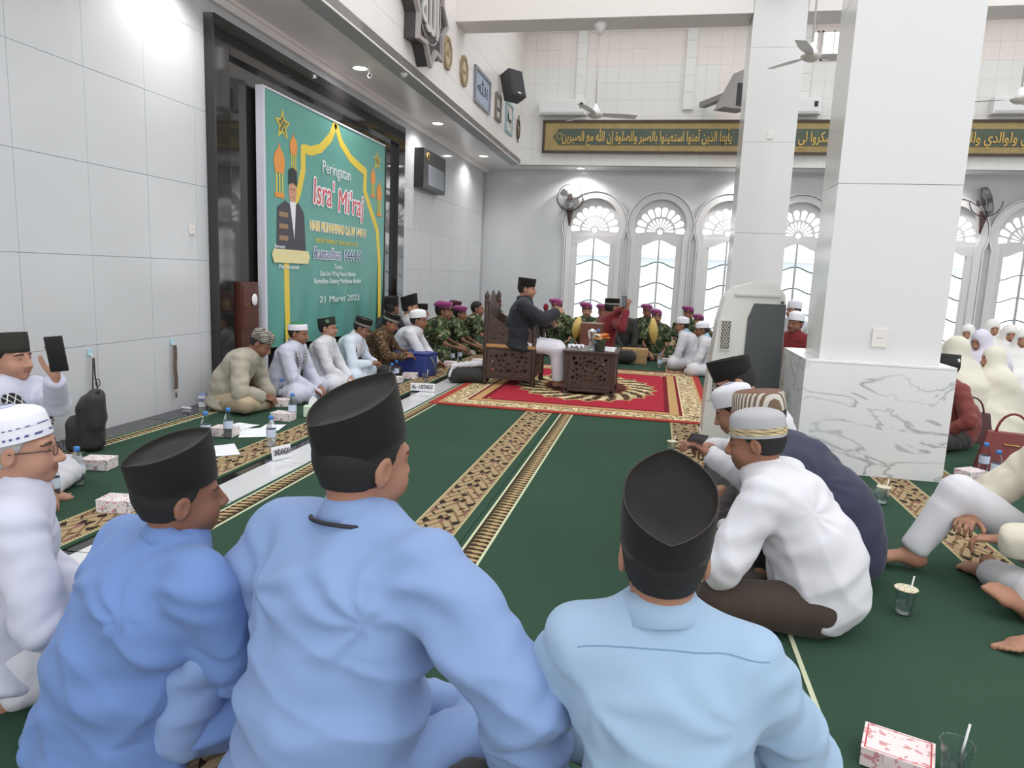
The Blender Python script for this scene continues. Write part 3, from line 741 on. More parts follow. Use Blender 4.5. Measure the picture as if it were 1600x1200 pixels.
def pull(V, N, P, amp, seed=0, rng=.26):
    r = np.random.RandomState(seed + 77); d = np.zeros(len(V))
    for sd in (-1, 1):
        S, E, T = P.AR[sd]; A = P.Ch + P.lat*sd*.135*1.0 + np.array([0, -.02, .02]); q = V - A
        u = q @ P.lat*sd; w = q[:, 2]; rr = np.linalg.norm(q, axis=1); th = np.arctan2(w, -u)
        d += np.sin(th*7 + 2.2*np.sin(rr*17 + sd) + 1.2*np.sin(w*31 + u*12) + r.rand()*6)*np.exp(-((rr - .13)/.09)**2)*.5*np.clip(rr/.06 - .6, 0, 1)
        for C_, L_, n_, sc in ((E, nrm(T - S), 62, .075), (T, nrm(T - E), 80, .05), (S*.45 + E*.55, nrm(E - S), 48, .06)):
            q = V - C_; t = q @ L_; rr = np.linalg.norm(q, axis=1); ang = np.sin(q @ np.array([31., 17, -23]) + r.rand()*6)
            d += np.sin(t*n_ + 1.5*ang)*np.exp(-(rr/(sc*1.5))**2)*.75
    q = V - P.W; x_ = q @ P.lat
    d += np.sin(q[:, 2]*52 + np.abs(x_)*24 + 1.4*np.sin(x_*19 + r.rand()*6))*np.exp(-(q[:, 2]/.13)**2)*.55
    x2 = V @ P.lat; d += np.sin(x2*38 + V[:, 2]*9 + 1.8*np.sin(V[:, 2]*11 + r.rand()*6))*np.clip((P.Ch[2] - V[:, 2])/.3, 0, 1)*.5
    return V + N*(d*amp)[:, None]
def rot_to(fwd, up):                        # 3x3 whose columns are right, fwd, up
    f = nrm(fwd); u = np.array(up, float); u = nrm(u - f*u.dot(f)); r = np.cross(f, u); return np.stack([r, f, u], 1)
def rz(a): c, s = cos(a), sin(a); return np.array([[c, -s, 0], [s, c, 0], [0, 0, 1.]])
def rx(a): c, s = cos(a), sin(a); return np.array([[1, 0, 0], [0, c, -s], [0, s, c.real]])
def ry(a): c, s = cos(a), sin(a); return np.array([[c, 0, s], [0, 1, 0], [-s, 0, c]])

# ---- head: origin on the neck at chin level, y forward, crown at .235
HEADP = [Ell((0, -.012, .140), (.074, .094, .092)), Ell((0, .010, .105), (.066, .084, .075)), Ell((0, .028, .060), (.056, .062, .052), k=.03),
         Ell((0, .062, .026), (.026, .026, .022), k=.02), Ell((.036, .052, .072), (.026, .03, .03), k=.02), Ell((-.036, .052, .072), (.026, .03, .03), k=.02),
         Cap((-.035, .076, .135), (.035, .076, .135), .013, .013, k=.02)]
def _headf(x, y, z):
    d = union(HEADP)(x, y, z)
    for s in (-1, 1):
        d = -smin(-d, Ell((s*.031, .098, .117), (.017, .015, .011)).ev(x, y, z), .008)*1.0 if False else np.maximum(d, -Ell((s*.031, .101, .117), (.017, .015, .011)).ev(x, y, z))
        d = smin(d, Ell((s*.031, .077, .116), (.0135, .0135, .012)).ev(x, y, z), .003)
        ear = Ell((s*.077, -.008, .108), (.009, .020, .033), rx(-.25)).ev(x, y, z)
        ear = np.maximum(ear, -Ell((s*.087, -.002, .110), (.008, .011, .020)).ev(x, y, z))
        d = smin(d, ear, .006)
    nose = smin(Cap((0, .092, .122), (0, .112, .080), .008, .0125).ev(x, y, z), smin(Ell((.012, .100, .076), (.010, .012, .009)).ev(x, y, z), Ell((-.012, .100, .076), (.010, .012, .009)).ev(x, y, z), .006), .008)
    d = smin(d, nose, .008)
    lip = smin(Cap((-.018, .082, .051), (0, .093, .054), .006, .0075).ev(x, y, z), Cap((0, .093, .054), (.018, .082, .051), .0075, .006).ev(x, y, z), .004)
    lip2 = smin(Cap((-.015, .080, .042), (0, .090, .041), .006, .008).ev(x, y, z), Cap((0, .090, .041), (.015, .080, .042), .008, .006).ev(x, y, z), .004)
    d = smin(d, lip, .005); d = smin(d, lip2, .005)
    neck = Cap((0, -.018, .075), (0, -.035, -.09), .054, .060, k=.02).ev(x, y, z)
    return smin(d, neck, .02)
HEADC = {}
def head_mesh(h):
    if h not in HEADC:
        V, F = g_net(_headf, (-.11, -.13, -.12), (.11, .14, .25), h)
        cz = V[F].mean(1); mi = np.zeros(len(F), int)
        x, y, z = cz.T
        mi[(y > .080) & (np.abs(x) < .021) & (z > .040) & (z < .057)] = 1                    # lips
        mi[(y > .07) & (np.abs(np.abs(x) - .033) < .021) & (np.abs(z - .138 + np.abs(np.abs(x) - .03)*.25) < .005)] = 2   # brows
        HEADC[h] = (V, F, mi)
    return HEADC[h]
HAIRC = {}
def hair_mesh(h, style):
    if (h, style) not in HAIRC:
        def f(x, y, z):
            d = union(HEADP[:3])(x, y, z) - (.006 if style != 'bun' else .008)
            d = smin(d, Cap((0, -.03, .09), (0, -.04, .04), .05, .05).ev(x, y, z) - .001, .02)
            lim = np.maximum(np.maximum(y - (.018 + (z - .12)*.75), .078 + np.maximum(y, -.05)*.2 - z), (z - .20) if style == 'cap' else -1)  # hairline and nape
            ear = -Ell((0, -.004, .105), (.12, .019, .03)).ev(x, y, z)
            return np.maximum(np.maximum(d, lim), np.where(np.abs(x) > .05, ear, -1))
        HAIRC[(h, style)] = g_net(f, (-.11, -.13, .0), (.11, .12, .26), h)
    return HAIRC[(h, style)]
# ---- right hand: wrist at origin, fingers along +y, back of the hand +z, thumb towards -x
HANDC = {}
def hand_mesh(h, curl, grip=0):
    key = (h, curl, grip)
    if key in HANDC: return HANDC[key]
    P = [Cap((0, -.03, 0), (0, .012, 0), .024, .026, side=(1, 0, 0), fa=.020, fb=.019, k=.012),
         Cap((-.004, .02, 0), (-.002, .082, 0), .034, .041, side=(1, 0, 0), fa=.017, fb=.013, k=.012)]
    for i, (bx, L) in enumerate(((-.030, .074), (-.010, .082), (.011, .076), (.030, .060))):
        p = np.array([bx, .085 - abs(bx + .008)*.12, .001]); a = -curl*.55 - i*.03; r0 = .0092 - i*.0003; sp = (-.10, -.02, .05, .13)[i]*(1 - .5*grip)
        for j, fr in enumerate((.45, .32, .23)):
            d = np.array([sin(sp)*cos(a), cos(sp)*cos(a), sin(a)]); q = p + d*L*fr
            P.append(Cap(p, q, r0*(1 - .08*j), r0*(.95 - .1*j), k=.003 if j else .006)); p = q; a -= curl*(.75 if j == 0 else .5)
    ta = .9 - .5*grip
    t0 = np.array([-.024, .022, -.004]); t1 = t0 + np.array([-sin(ta)*.042, cos(ta)*.042, -.012 - .014*grip]); t2 = t1 + np.array([-sin(ta*.6)*.030, cos(ta*.6)*.030, -.006 - .012*grip]); t3 = t2 + np.array([-sin(ta*.3)*.022, cos(ta*.3)*.022, -.004 - .008*grip])
    P += [Cap(t0, t1, .014, .0115, k=.01), Cap(t1, t2, .0112, .0102, k=.004), Cap(t2, t3, .0102, .0085, k=.004)]
    HANDC[key] = mesh_of(P, h, pad=.004); return HANDC[key]
FOOTC = {}
def foot_mesh(h):
    if h in FOOTC: return FOOTC[h]
    P = [Cap((0, -.005, .10), (0, -.01, .04), .034, .036, k=.02), Ell((0, -.035, .030), (.032, .038, .032), k=.03),
         Cap((0, .0, .045), (-.004, .10, .030), .034, .040, side=(1, 0, 0), fa=.036, fb=.022, k=.03), Cap((-.004, .10, .026), (-.002, .14, .020), .042, .040, side=(1, 0, 0), fa=.020, fb=.014, k=.02)]
    for x, L, r in ((-.028, .042, .014), (-.008, .036, .0098), (.008, .031, .0092), (.023, .025, .0088), (.036, .017, .0085)):
        P.append(Cap((x, .140 - max(x, 0)*.35, .018), (x*1.02, .140 + L - max(x, 0)*.35, .012), r, r*.92, k=.005))
    FOOTC[h] = mesh_of(P, h, pad=.004); return FOOTC[h]

SKIN = [(152, 110, 90), (138, 96, 76), (168, 126, 106), (126, 88, 70), (158, 116, 94)]
def M_skin(i): return mat('skin_%s' % 'abcde'[i % 5], SKIN[i % 5], .55, sub=.08, spec=.35, vary=.05, vscale=12)
M_lip = mat('lips', (138, 92, 80), .5); M_hair = mat('short_black_hair', (30, 27, 26), .75, bump=.7, bscale=400); M_brow = mat('eyebrow', (74, 56, 48), .8)
M_grey = mat('short_grey_hair', (158, 156, 154), .8, bump=.7, bscale=400); M_eye = mat('dark_iris', (34, 26, 24), .2); M_sclera = mat('eye_white', (205, 200, 196), .35)

class Person: pass
def person(label, pos, yaw, s=1., lean=12, curl=10, side=0, twist=0, head=(0, 0, 0), legs='cross', arms=None, skin=0, shirt=None, trousers=None,
           sleeve='long', h=.012, fold=.004, fseed=1, ffs=1., cap=None, hair='short', extras=(), group=None, build=1., open_front=False, hand_h=None,
           robe=False, neck=0, feet=True, hands=(0.6, 0.6), handup=((0, 0, 1), (0, 0, 1)), handdir=(None, None), face=True, shirt_name='shirt', eyes=False, hipz=None, category='person', bulk=0., loose=.0, pelvis_y=0, hem=.0, headup=.022, head_at=None):
    """yaw: direction faced in degrees, 0 = +Y (away from the camera), 90 = -X, -90 = +X"""
    q = empty('person', pos or (0, 0, 0), R(yaw), label=label, cat=category, group=group); q.scale = (s, s, s)
    P = Person(); P.root = q
    L, C = R(lean), R(curl)
    D = lambda a: np.array([sin(R(side))*.6, sin(a), cos(a)])
    hz = hipz if hipz is not None else .11 if isinstance(legs, dict) else {'cross': .105, 'kneel': .20, 'chair': .50, 'kneeup': .11}.get(legs, .11)
    H = np.array([0, pelvis_y, hz]); Wst = H + .18*D(L - C*.5); Ch = Wst + .19*D(L + C*.3); N = Ch + .138*D(L + C*1.0)
    lat = rz(R(twist)) @ np.array([1., 0, 0]); latm = rz(R(twist*.5)) @ np.array([1., 0, 0])
    shc = Ch + .082*D(L + C*.8)
    Sh = {sd: shc + lat*sd*.172*build for sd in (-1, 1)}
    neckd = D(L*.6 + R(neck) + C*.8); Hb = N + neckd*headup
    hy, hp, hr = head; HM = rz(R(hy)) @ rx(R(hp)) @ ry(R(hr))
    if head_at:
        hc = Hb + HM @ np.array([0, 0, .12]); T_ = Vector(head_at) if len(head_at) == 3 and not isinstance(head_at[0], int) else onY(*head_at)
        s = T_.z/hc[2]; off = rz(R(yaw)) @ hc*s; q.location = (T_.x - off[0], T_.y - off[1], 0); q.scale = (s, s, s)
        print('PLACE %-60s s=%.2f pos=(%.2f %.2f)' % (label[:60], s, q.location.x, q.location.y))
    P.__dict__.update(N=N, Hb=Hb, HM=HM, Sh=Sh, H=H, Ch=Ch, W=Wst, lat=lat)
    b = build
    torso = [Cap(H + [0, -.005, -.0], H + .09*D(L - C*.5), .150*b, .140*b, side=(1, 0, 0), fa=.115*b + bulk*.3, fb=.105*b + bulk, k=.05, flat=.8),
             Cap(H + .09*D(L - C*.5), Wst, .140*b, .138*b, side=(1, 0, 0), fa=.105*b + bulk, fb=.100*b + bulk, k=.05),
             Cap(Wst, Ch, .138*b, .158*b, side=latm, fa=.100*b + bulk, fb=.108*b, k=.05),
             Cap(Ch, N - .035*D(L + C), .158*b, .080, side=lat, fa=.108*b, fb=.070, k=.05),
             Cap(Sh[-1] - lat*(-.03), Sh[1] - lat*.03, .060, .060, k=.06)]
    torso.append(Cap(N - .03*D(L + C), N + .025*neckd, .075, .054, k=.03))
    for sd in (-1, 1): torso.append(Cap(Sh[sd] - lat*sd*.04 + [0, 0, .004], N - .01*D(L + C), .050, .050, k=.04))
    # arms
    arms = arms or {}
    AR = {}
    for sd in (-1, 1):
        T, pole = arms.get(sd, ((sd*.22, .26, .17), (sd*.6, -.3, -.6)))
        if isinstance(T, Vector): T = rz(-R(yaw)) @ (np.array(T) - np.array(q.location))/s
        T = np.array(T, float); S = Sh[sd]; l1, l2 = .285, .25; v = T - S; d = np.linalg.norm(v)
        if d > (l1 + l2)*.995: v = v/d*(l1 + l2)*.995; d = np.linalg.norm(v); T = S + v
        a = (l1*l1 - l2*l2 + d*d)/(2*d); hh = sqrt(max(l1*l1 - a*a, 0)); u = v/d; p = np.array(pole, float); p = nrm(p - u*p.dot(u))
        E = S + u*a + p*hh; AR[sd] = (S, E, T)
    P.AR = AR
    arm_prims = lambda rs, re_, rw: [Cap(a_, b_, r1, r2, k=.03) for sd in (-1, 1) for a_, b_, r1, r2 in ((AR[sd][0], AR[sd][1], rs, re_), (AR[sd][1], AR[sd][2], re_, rw))]
    # legs: hip, knee, ankle, foot forward, foot up
    LG = {}
    for sd in (-1, 1):
        hip = H + [sd*.085, 0, -.01]
        if legs == 'cross': K = (sd*.31, .27, .115); A = (-sd*.06, .30 + .05*sd, .055); fd = (-sd*.9, .15, -.05); fu = (-sd*.1, .1, 1)
        elif legs == 'kneel': K = (sd*.14, .40, .085); A = (sd*.12, -.03, .06); fd = (0, -1, -.1); fu = (0, .1, -1)
        elif legs == 'chair': K = (sd*.11, .44, .50); A = (sd*.10, .48, .09); fd = (sd*.1, 1, 0); fu = (0, 0, 1)
        else:
            K, A, fd, fu = legs[sd]
        LG[sd] = (hip, np.array(K, float), np.array(A, float), fd, fu)
    P.LG = LG
    leg_prims = lambda rt, rk, ra: [Cap(a_, b_, r1, r2, k=.03) for sd in (-1, 1) for a_, b_, r1, r2 in ((LG[sd][0], LG[sd][1], rt, rk), (LG[sd][1], LG[sd][2], rk, ra))]
    # ---- the body: one mesh (thin under the clothes)
    bh = max(h*2.0, .018)
    thin = [Cap(p.a, p.b, max(p.ra - .03, .03), max(p.rb - .03, .03), side=p.side, fa=max(p.fa - .03, .03), fb=max(p.fb - .03, .03), k=p.k*.5) for p in torso]
    bp = thin + arm_prims(.030, .028, .023) + leg_prims(.06, .044, .032)
    parts = [mesh_of(bp, bh)]; mats_i = [np.zeros(len(parts[0][1]), int)]
    hh_ = hand_h or max(.0055, h*.5)
    V, F, mi = head_mesh(max(.005, hh_)); parts.append((V @ HM.T + Hb, F)); mats_i.append(mi)
    for sd in (-1, 1):
        S, E, T = AR[sd]
        i = 0 if sd < 0 else 1
        fw = handdir[i] if handdir[i] is not None else (T - E); Mh = rot_to(fw, handup[i])
        V, F = hand_mesh(hh_, hands[i])
        V = V.copy()
        if sd < 0: V[:, 0] *= -1; F = F[:, ::-1]
        parts.append((V @ Mh.T + T, F)); mats_i.append(np.zeros(len(F), int))
        if feet:
            hip, K, A, fd, fu = LG[sd]; Mf = rot_to(fd, fu); V, F = foot_mesh(max(.006, hh_)); V = V.copy()
            if sd < 0: V[:, 0] *= -1; F = F[:, ::-1]
            V = V - [0, 0, .06]
            parts.append((V @ Mf.T + A, F)); mats_i.append(np.zeros(len(F), int))
    off = 0; VV = []; FF = []
    for V, F in parts: VV.append(V); FF.append(F + off); off += len(V)
    me = npmesh('body', np.concatenate(VV), np.concatenate(FF)); 
    for m_ in (M_skin(skin), M_lip, M_brow): me.materials.append(m_)
    me.polygons.foreach_set('material_index', np.concatenate(mats_i).astype(np.int32)); me.update()
    obj('body', me, None, q)
    if hair:
        V, F = hair_mesh(max(.008, hh_), 'cap' if cap else 'short'); obj('hair', npmesh('hair', V @ HM.T + Hb, F), M_grey if hair == 'grey' else M_hair, q)
    if eyes:
        for sx in (-1, 1):
            e = MB().ball((0, 0, 0), .0062, 8).build('iris', M_eye, q, loc=Hb + HM @ np.array([sx*.031, .0872, .116])); e.scale = (1, .5, 1)
    # ---- clothes
    Mh = Matrix([list(r) + [0] for r in HM.tolist()] + [[0, 0, 0, 1]]); P.hm = Matrix.Translation(Vector(Hb)) @ Mh
    if shirt is not None:
        sl = .70 if sleeve == 'short' else 1.0
        ap = []
        for sd in (-1, 1):
            S, E, T = AR[sd]
            if sleeve == 'short': ap.append(Cap(S, S + (E - S)*.8, .058, .056, k=.035, side=(0, 0, 1), flat=.25))
            else:
                u = nrm(T - E); ap += [Cap(S, E, .057 + loose*.5, .050 + loose, k=.035), Cap(E, T - u*.012, .048 + loose, .036 + loose*1.3, side=(0, 0, 1), k=.02, flat=.35)]
        tp = list(torso)
        if hem: tp.append(Cap(H + [0, 0, 0], H + [0, -.01, -hem], .165*b, .19*b, side=(1, 0, 0), fa=.13*b, fb=.155*b, k=.04, flat=.3))
        pr = tp + ap
        if robe: pr = pr + [Cap(p.a, p.b, p.ra, p.rb, k=.05) for p in leg_prims(.092, .075, .058)]
        zc = .012
        V, F = mesh_of(pr, h, inf=.012, cut=lambda x, y, z: zc - z)
        Nn = normals(V, F)
        if fold:
            hm = np.clip((N[2] + .05 - V[:, 2])/.2, .25, 1)
            V = folds(V, Nn, fold, fseed, ffs, mask=hm)
            V = pull(V, Nn, P, fold*.75, fseed)
        V = smooth_v(V, F, 1, .4)
        obj(shirt_name, npmesh(shirt_name, V, F), shirt, q)
    if trousers is not None and not robe:
        pr = [Cap(H, H + .06*D(L), .155*b, .145*b, side=(1, 0, 0), fa=.115*b, fb=.11*b, k=.05, flat=.8)]
        for sd in (-1, 1):
            hip, K, A, _, _ = LG[sd]; u = nrm(A - K)
            pr += [Cap(hip, K, .088, .066, k=.04), Cap(K, A - u*.03, .066, .050, k=.03, side=(0, 0, 1), flat=.4)]
        V, F = mesh_of(pr, h, inf=.010, cut=lambda x, y, z: .008 - z)
        V = folds(V, normals(V, F), fold*.8, fseed + 9, ffs); V = smooth_v(V, F, 1, .4)
        obj('trousers', npmesh('trousers', V, F), trousers, q)
    if cap: cap(P)
    for e in extras: e(P)
    return P

# ---- headgear (all in head coordinates)
def pointed(a, b, n=40, p=2.2, rnd=.8):
    return [(b*(1 if sin(t) >= 0 else -1)*(max(0, 1 - abs(cos(t))**p))**rnd, a*cos(t)) for t in [2*pi*i/n for i in range(n)]]
M_felt = mat('black_velvet', (34, 32, 30), .95, spec=.12, sheen=.08, bump=.3, bscale=300, vary=.15, vscale=8)
def peci(m=None, hf=.118, hb=.084, tilt=8, z0=.148, band=None, badge=None, size=1., bmat=None):
    m = m or M_felt
    def f(P):
        n = 40; base = [(.0825*size*sin(t), .1025*size*cos(t)) for t in [2*pi*i/n for i in range(n)]]; top = pointed(.109*size, .083*size, n)
        def ring(k, s=1., dz=0, mx=1.):
            out = []
            for (bx, by), (tx, ty) in zip(base, top):
                x = (bx*(1-k) + tx*k)*s*mx; y = (by*(1-k) + ty*k)*s
                ht = hb + (hf - hb)*(y/.116 + 1)/2; out.append((x, y, ht*k + dz))
            return out
        M = P.hm @ Matrix.Translation((0, -.006, z0)) @ Matrix.Rotation(R(tilt), 4, 'X')
        c = MB().rings([ring(0, .97), ring(0), ring(.25, 1.012), ring(.5, 1.016), ring(.8, 1.008), ring(.97, 1.0), ring(1, .985, .001), ring(1, .955, -.002), ring(1, .93, -.007), ring(1, .5, -.007), ring(1, .02, -.007)], True, False, True, M=M)
        o = c.build('cap', m, P.root)
        e = MB().tube([M @ Vector((x, y, z + .001)) for x, y, z in ring(1, .985)], .0016, 5, closed=True).build('cap_edge', mat('cap_seam', (52, 48, 46), .8), P.root)
        if band:
            MB().rings([ring(.06, 1.022), ring(.34, 1.03)], True, False, False, M=M).build('cap_band', band, P.root)
        if badge:
            rr_ = 1/sqrt((sin(badge)/.0845)**2 + (cos(badge)/.107)**2)*size
            MB().cyl((0, rr_ - .004, .045), (0, rr_ + .005, .047), .016 if bmat is None else .022, 14, M=M @ Matrix.Rotation(badge, 4, 'Z')).build('cap_badge', bmat or mat('silver_badge', (215, 215, 220), .3, metal=.2), P.root)
    return f
def kopiah(m, hgt=.085, z0=.150, tilt=4, band=None, top=None, rr=1., dome=.02, flare=1.0, bandz=(.25, .5), button=None):
    def f(P):
        n = 32; prof = [(1., 0), (1.01, .012), (1.0*flare, hgt*.5), (.97*flare, hgt*.82), (.90*flare, hgt*.95), (.75, hgt + dome*.3), (.45, hgt + dome*.8), (.15, hgt + dome), (.01, hgt + dome)]
        M = P.hm @ Matrix.Translation((0, -.008, z0)) @ Matrix.Rotation(R(tilt), 4, 'X')
        rg = lambda r, z: [(.086*rr*r*sin(2*pi*i/n), .105*rr*r*cos(2*pi*i/n), z) for i in range(n)]
        MB().rings([rg(r, z) for r, z in prof[:5 if top else None]] , True, False, not top, M=M).build('cap', m, P.root)
        if top: MB().rings([rg(r, z) for r, z in prof[4:]], True, False, True, M=M).build('cap_crown', top, P.root)
        if band:
            for k, bm_ in enumerate(band if isinstance(band, (list, tuple)) else [band]):
                z1, z2 = bandz if k == 0 else (bandz[0] + .34, bandz[1] + .30)
                f_ = lambda z: 1.005 + (flare - 1)*z*.9 + .012
                MB().rings([rg(f_(z1), hgt*z1), rg(f_(z2), hgt*z2)], True, False, False, M=M).build('cap_band', bm_, P.root)
        if button: MB().ball((0, .0, hgt + dome), (.03, .03, .004), 12, M=M).build('cap_button', button, P.root)
    return f
def beret(m, tilt=-6, slouch=.03):
    def f(P):
        n = 28
        M = P.hm @ Matrix.Translation((0, -.008, .158)) @ Matrix.Rotation(R(tilt), 4, 'X')
        rg = lambda r, z, sx=0: [(.086*r*sin(2*pi*i/n) + sx, .103*r*cos(2*pi*i/n), z + .02*(cos(2*pi*i/n))*(r > 1.02)) for i in range(n)]
        MB().rings([rg(1, 0), rg(1.0, .014), rg(1.15, .03, slouch*.4), rg(1.2, .05, slouch*.7), rg(1.08, .075, slouch), rg(.75, .09, slouch), rg(.3, .095, slouch), rg(.01, .095, slouch)], True, False, True, M=M).build('beret', m, P.root)
        MB().rings([rg(1.005, -.004), rg(1.012, .008)], True, False, False, M=M).build('beret_band', mat('black_band', (30, 28, 30), .6), P.root)
        MB().box((-.016, .100, .012), (.016, .112, .048), M=M, bev=.003).build('beret_badge', mat('gold_badge', (196, 160, 80), .35, metal=.7), P.root)
    return f
def collar(m, w=.052, hgt=.042, lanyard=None, stand=False, dz=.014):
    def f(P):
        n = 28; N = P.N; ax = nrm(P.Hb - N); Mr = rot_to(np.cross(ax, P.lat)*-1 if np.cross(ax, P.lat)[1] < 0 else np.cross(ax, P.lat), ax)
        a0, a1 = (0, 2*pi) if False else (R(90 + 16), R(90 + 344))
        def rg(rx_, ry_, z, drop): return [tuple(N + Mr @ np.array([rx_*cos(t), ry_*sin(t) - .012, z + drop*abs(sin((t - R(90))/2))**3])) for t in [a0 + (a1 - a0)*i/n for i in range(n + 1)]]
        if stand: rs = [rg(w + .02, w + .022, -.012 + dz, 0), rg(w + .012, w + .014, .012 + dz, 0), rg(w + .010, w + .012, .012 + hgt*.7 + dz, .003), rg(w + .004, w + .006, .012 + hgt*.68 + dz, .003)]
        else: rs = [rg(w + .010, w + .012, .0 + dz, 0), rg(w + .008, w + .010, hgt + dz, .008), rg(w + .014, w + .016, hgt + .004 + dz, .008), rg(w + .022, w + .026, hgt*.55 + dz, .004), rg(w + .033, w + .038, -.006 + dz, -.002), rg(w + .029, w + .033, -.009 + dz, -.002)]
        MB().rings(rs, False, False, False).build('collar', m, P.root)
        if lanyard: MB().tube(rg(w + .041, w + .047, -.001 + dz, -.004), .0045, 6).build('lanyard', lanyard, P.root)
    return f
def glasses(P):
    m = mat('black_glasses_frame', (40, 38, 38), .3)
    g = MB()
    for s in (-1, 1):
        g.tube([(s*.033 + .022*cos(2*pi*i/14), .106, .114 + .016*sin(2*pi*i/14)) for i in range(14)], .0016, 5, closed=True, M=P.hm)
        g.tube([(s*.056, .104, .118), (s*.077, .05, .120), (s*.080, -.005, .118)], .0018, 5, M=P.hm)
    g.tube([(-.011, .108, .118), (0, .110, .120), (.011, .108, .118)], .0016, 5, M=P.hm)
    g.build('glasses', m, P.root)
def beard(m=None, short=True):
    def f(P):
        V, F = g_net(lambda x, y, z: np.maximum(union(HEADP)(x, y, z) - (.003 if short else .006), np.maximum(z - .045, .03 - y)), (-.1, 0, -.03), (.1, .14, .1), .007)
        if len(F): obj('beard', npmesh('beard', V @ P.HM.T + P.Hb, F), m or M_hair, P.root)
    return f
def moustache(P): MB().tube([(-.022, .092, .060), (-.008, .103, .065), (.008, .103, .065), (.022, .092, .060)], [.003, .005, .005, .003], 6, M=P.hm).build('moustache', M_hair, P.root)
def yoke_line(m, z, w=.17, back=-.12):
    def f(P):
        pass
    return f
def ribbon(mb, pts, lats, w, t, nrmv):
    rs = []
    for p, l, n_ in zip(pts, lats, nrmv):
        p, l, n_ = np.array(p), nrm(l), nrm(n_); rs.append([tuple(p + l*a*w/2 + n_*b*t/2) for a, b in ((-1, -.6), (-.9, 1), (-.3, 1.25), (.3, .9), (.9, 1), (1, -.6), (0, -1))])
    return mb.rings(rs, True, True, True, True)
def scarf(m, w=.075, ln=.30, ln2=None, t=.014):
    def f(P):
        N = P.N; X_ = P.lat; Dn = nrm(P.Ch - P.N); Fw = nrm(np.cross(Dn, X_)); Fw = Fw if Fw[1] > 0 else -Fw
        for sd in (-1, 1):
            L_ = (ln2 or ln) if sd > 0 else ln
            pts = [N - Fw*.105 - Dn*.005, N - Fw*.085 + X_*sd*.055 - Dn*.020, N + X_*sd*.105 - Fw*.012 - Dn*.018, N + X_*sd*.100 + Fw*.070 + Dn*.015, N + X_*sd*.085 + Fw*.128 + Dn*.065]
            lt = [Dn, nrm(Dn + X_*sd*.6), nrm(X_*sd - Fw*.3), nrm(X_*sd + Dn*.2), X_*sd]; nm = [-Fw, nrm(-Fw + X_*sd), nrm(-Dn + X_*sd*.5), nrm(Fw - Dn*.6), nrm(Fw - Dn*.2)]
            base = P.Ch + X_*sd*.072 + Fw*.150
            for k in range(0, 5):
                pts.append(base + Dn*(-.03 + L_*k/4) + Fw*(.004*k) + X_*sd*(.006*sin(k*1.3))); lt.append(X_*sd); nm.append(Fw)
            mb = MB(); ribbon(mb, pts, lt, w, t, nm); mb.build('scarf', m, P.root)
    return f
def veil(m, fold=.008, h=.021, seed=3, wd=1.22):
    """long praying veil falling from the head over the shoulders to the floor, face left open"""
    def f(P):
        c = P.Hb + P.HM @ np.array([0, -.008, .125])
        pr = [Ell(c, (.092, .112, .122), P.HM, k=.03), Cap(P.Hb + P.HM @ np.array([0, .005, .05]), P.N, .085, .12, k=.06),
              Cap(P.Sh[-1], P.Sh[1], .10, .10, k=.12), Cap(P.Ch, P.Ch + [0, .08, -.24], .23*wd, .30*wd, side=P.lat, fa=.19*wd, fb=.30*wd, k=.12, flat=.5),
              Cap(P.H + [0, .12, .10], P.H + [0, .18, -.04], .33*wd, .40*wd, side=P.lat, fa=.32*wd, fb=.36*wd, k=.1, flat=.3)]
        face = Ell(P.Hb + P.HM @ np.array([0, .115, .095]), (.055, .06, .068), P.HM)
        def ex(d, x, y, z): return np.maximum(d, -face.ev(x, y, z))
        V, F = mesh_of(pr, h, cut=lambda x, y, z: .012 - z, extra=ex)
        V = folds(V, normals(V, F), fold, seed, .7, dirs=[(1, .2, .12), (.3, 1, .1), (.8, -.6, .2)], mask=np.clip((P.Hb[2] + .05 - V[:, 2])/.25, .15, 1))
        V = smooth_v(V, F, 1); obj('veil', npmesh('veil', V, F), m, P.root)
    return f
# ================================================================ the people
def cloth(name, c, bump=.35, bs=16, **k): return mat(name, c, .8, spec=.25, bump=bump, bscale=bs, bdist=.006, sheen=.1, **k)
C_b2 = cloth('cornflower_blue_cotton', (102, 130, 182)); C_b3 = cloth('light_blue_cotton', (124, 148, 190))
def _yoke(nt, x, y, z, src):
    ln = xlt(xabs(z - .605 + x*x*.55), .0012)*xlt(y, .02)*xlt(xabs(x), .205)
    return mixc(nt, ln, lin((146, 171, 197)), lin((104, 132, 164)))
C_b4 = cloth('pale_blue_cotton', (146, 171, 197), pattern=_yoke)
C_wh = cloth('white_cotton', (203, 203, 208)); C_wh2 = cloth('cool_white_cotton', (188, 190, 206)); C_cr = cloth('cream_cotton', (206, 200, 184))
C_bg = cloth('grey_beige_linen', (160, 154, 140)); C_kh = cloth('khaki_cotton', (168, 152, 126)); C_br = cloth('dark_brown_trouser_cloth', (66, 56, 50)); C_dk = cloth('charcoal_trouser_cloth', (58, 55, 54))
C_nv = cloth('navy_jacket_cloth', (50, 52, 72)); C_mr = cloth('maroon_batik', (112, 40, 46), pattern=lambda nt, x, y, z, src: mixc(nt, xgt(ring_noise(nt, src, 45, 1), .62), lin((118, 40, 46)), lin((82, 30, 36))))
C_mr2 = cloth('dull_red_cotton', (120, 62, 58)); C_bk = cloth('black_suit_cloth', (40, 42, 48)); C_or = cloth('white_robe_cloth', (214, 212, 220))
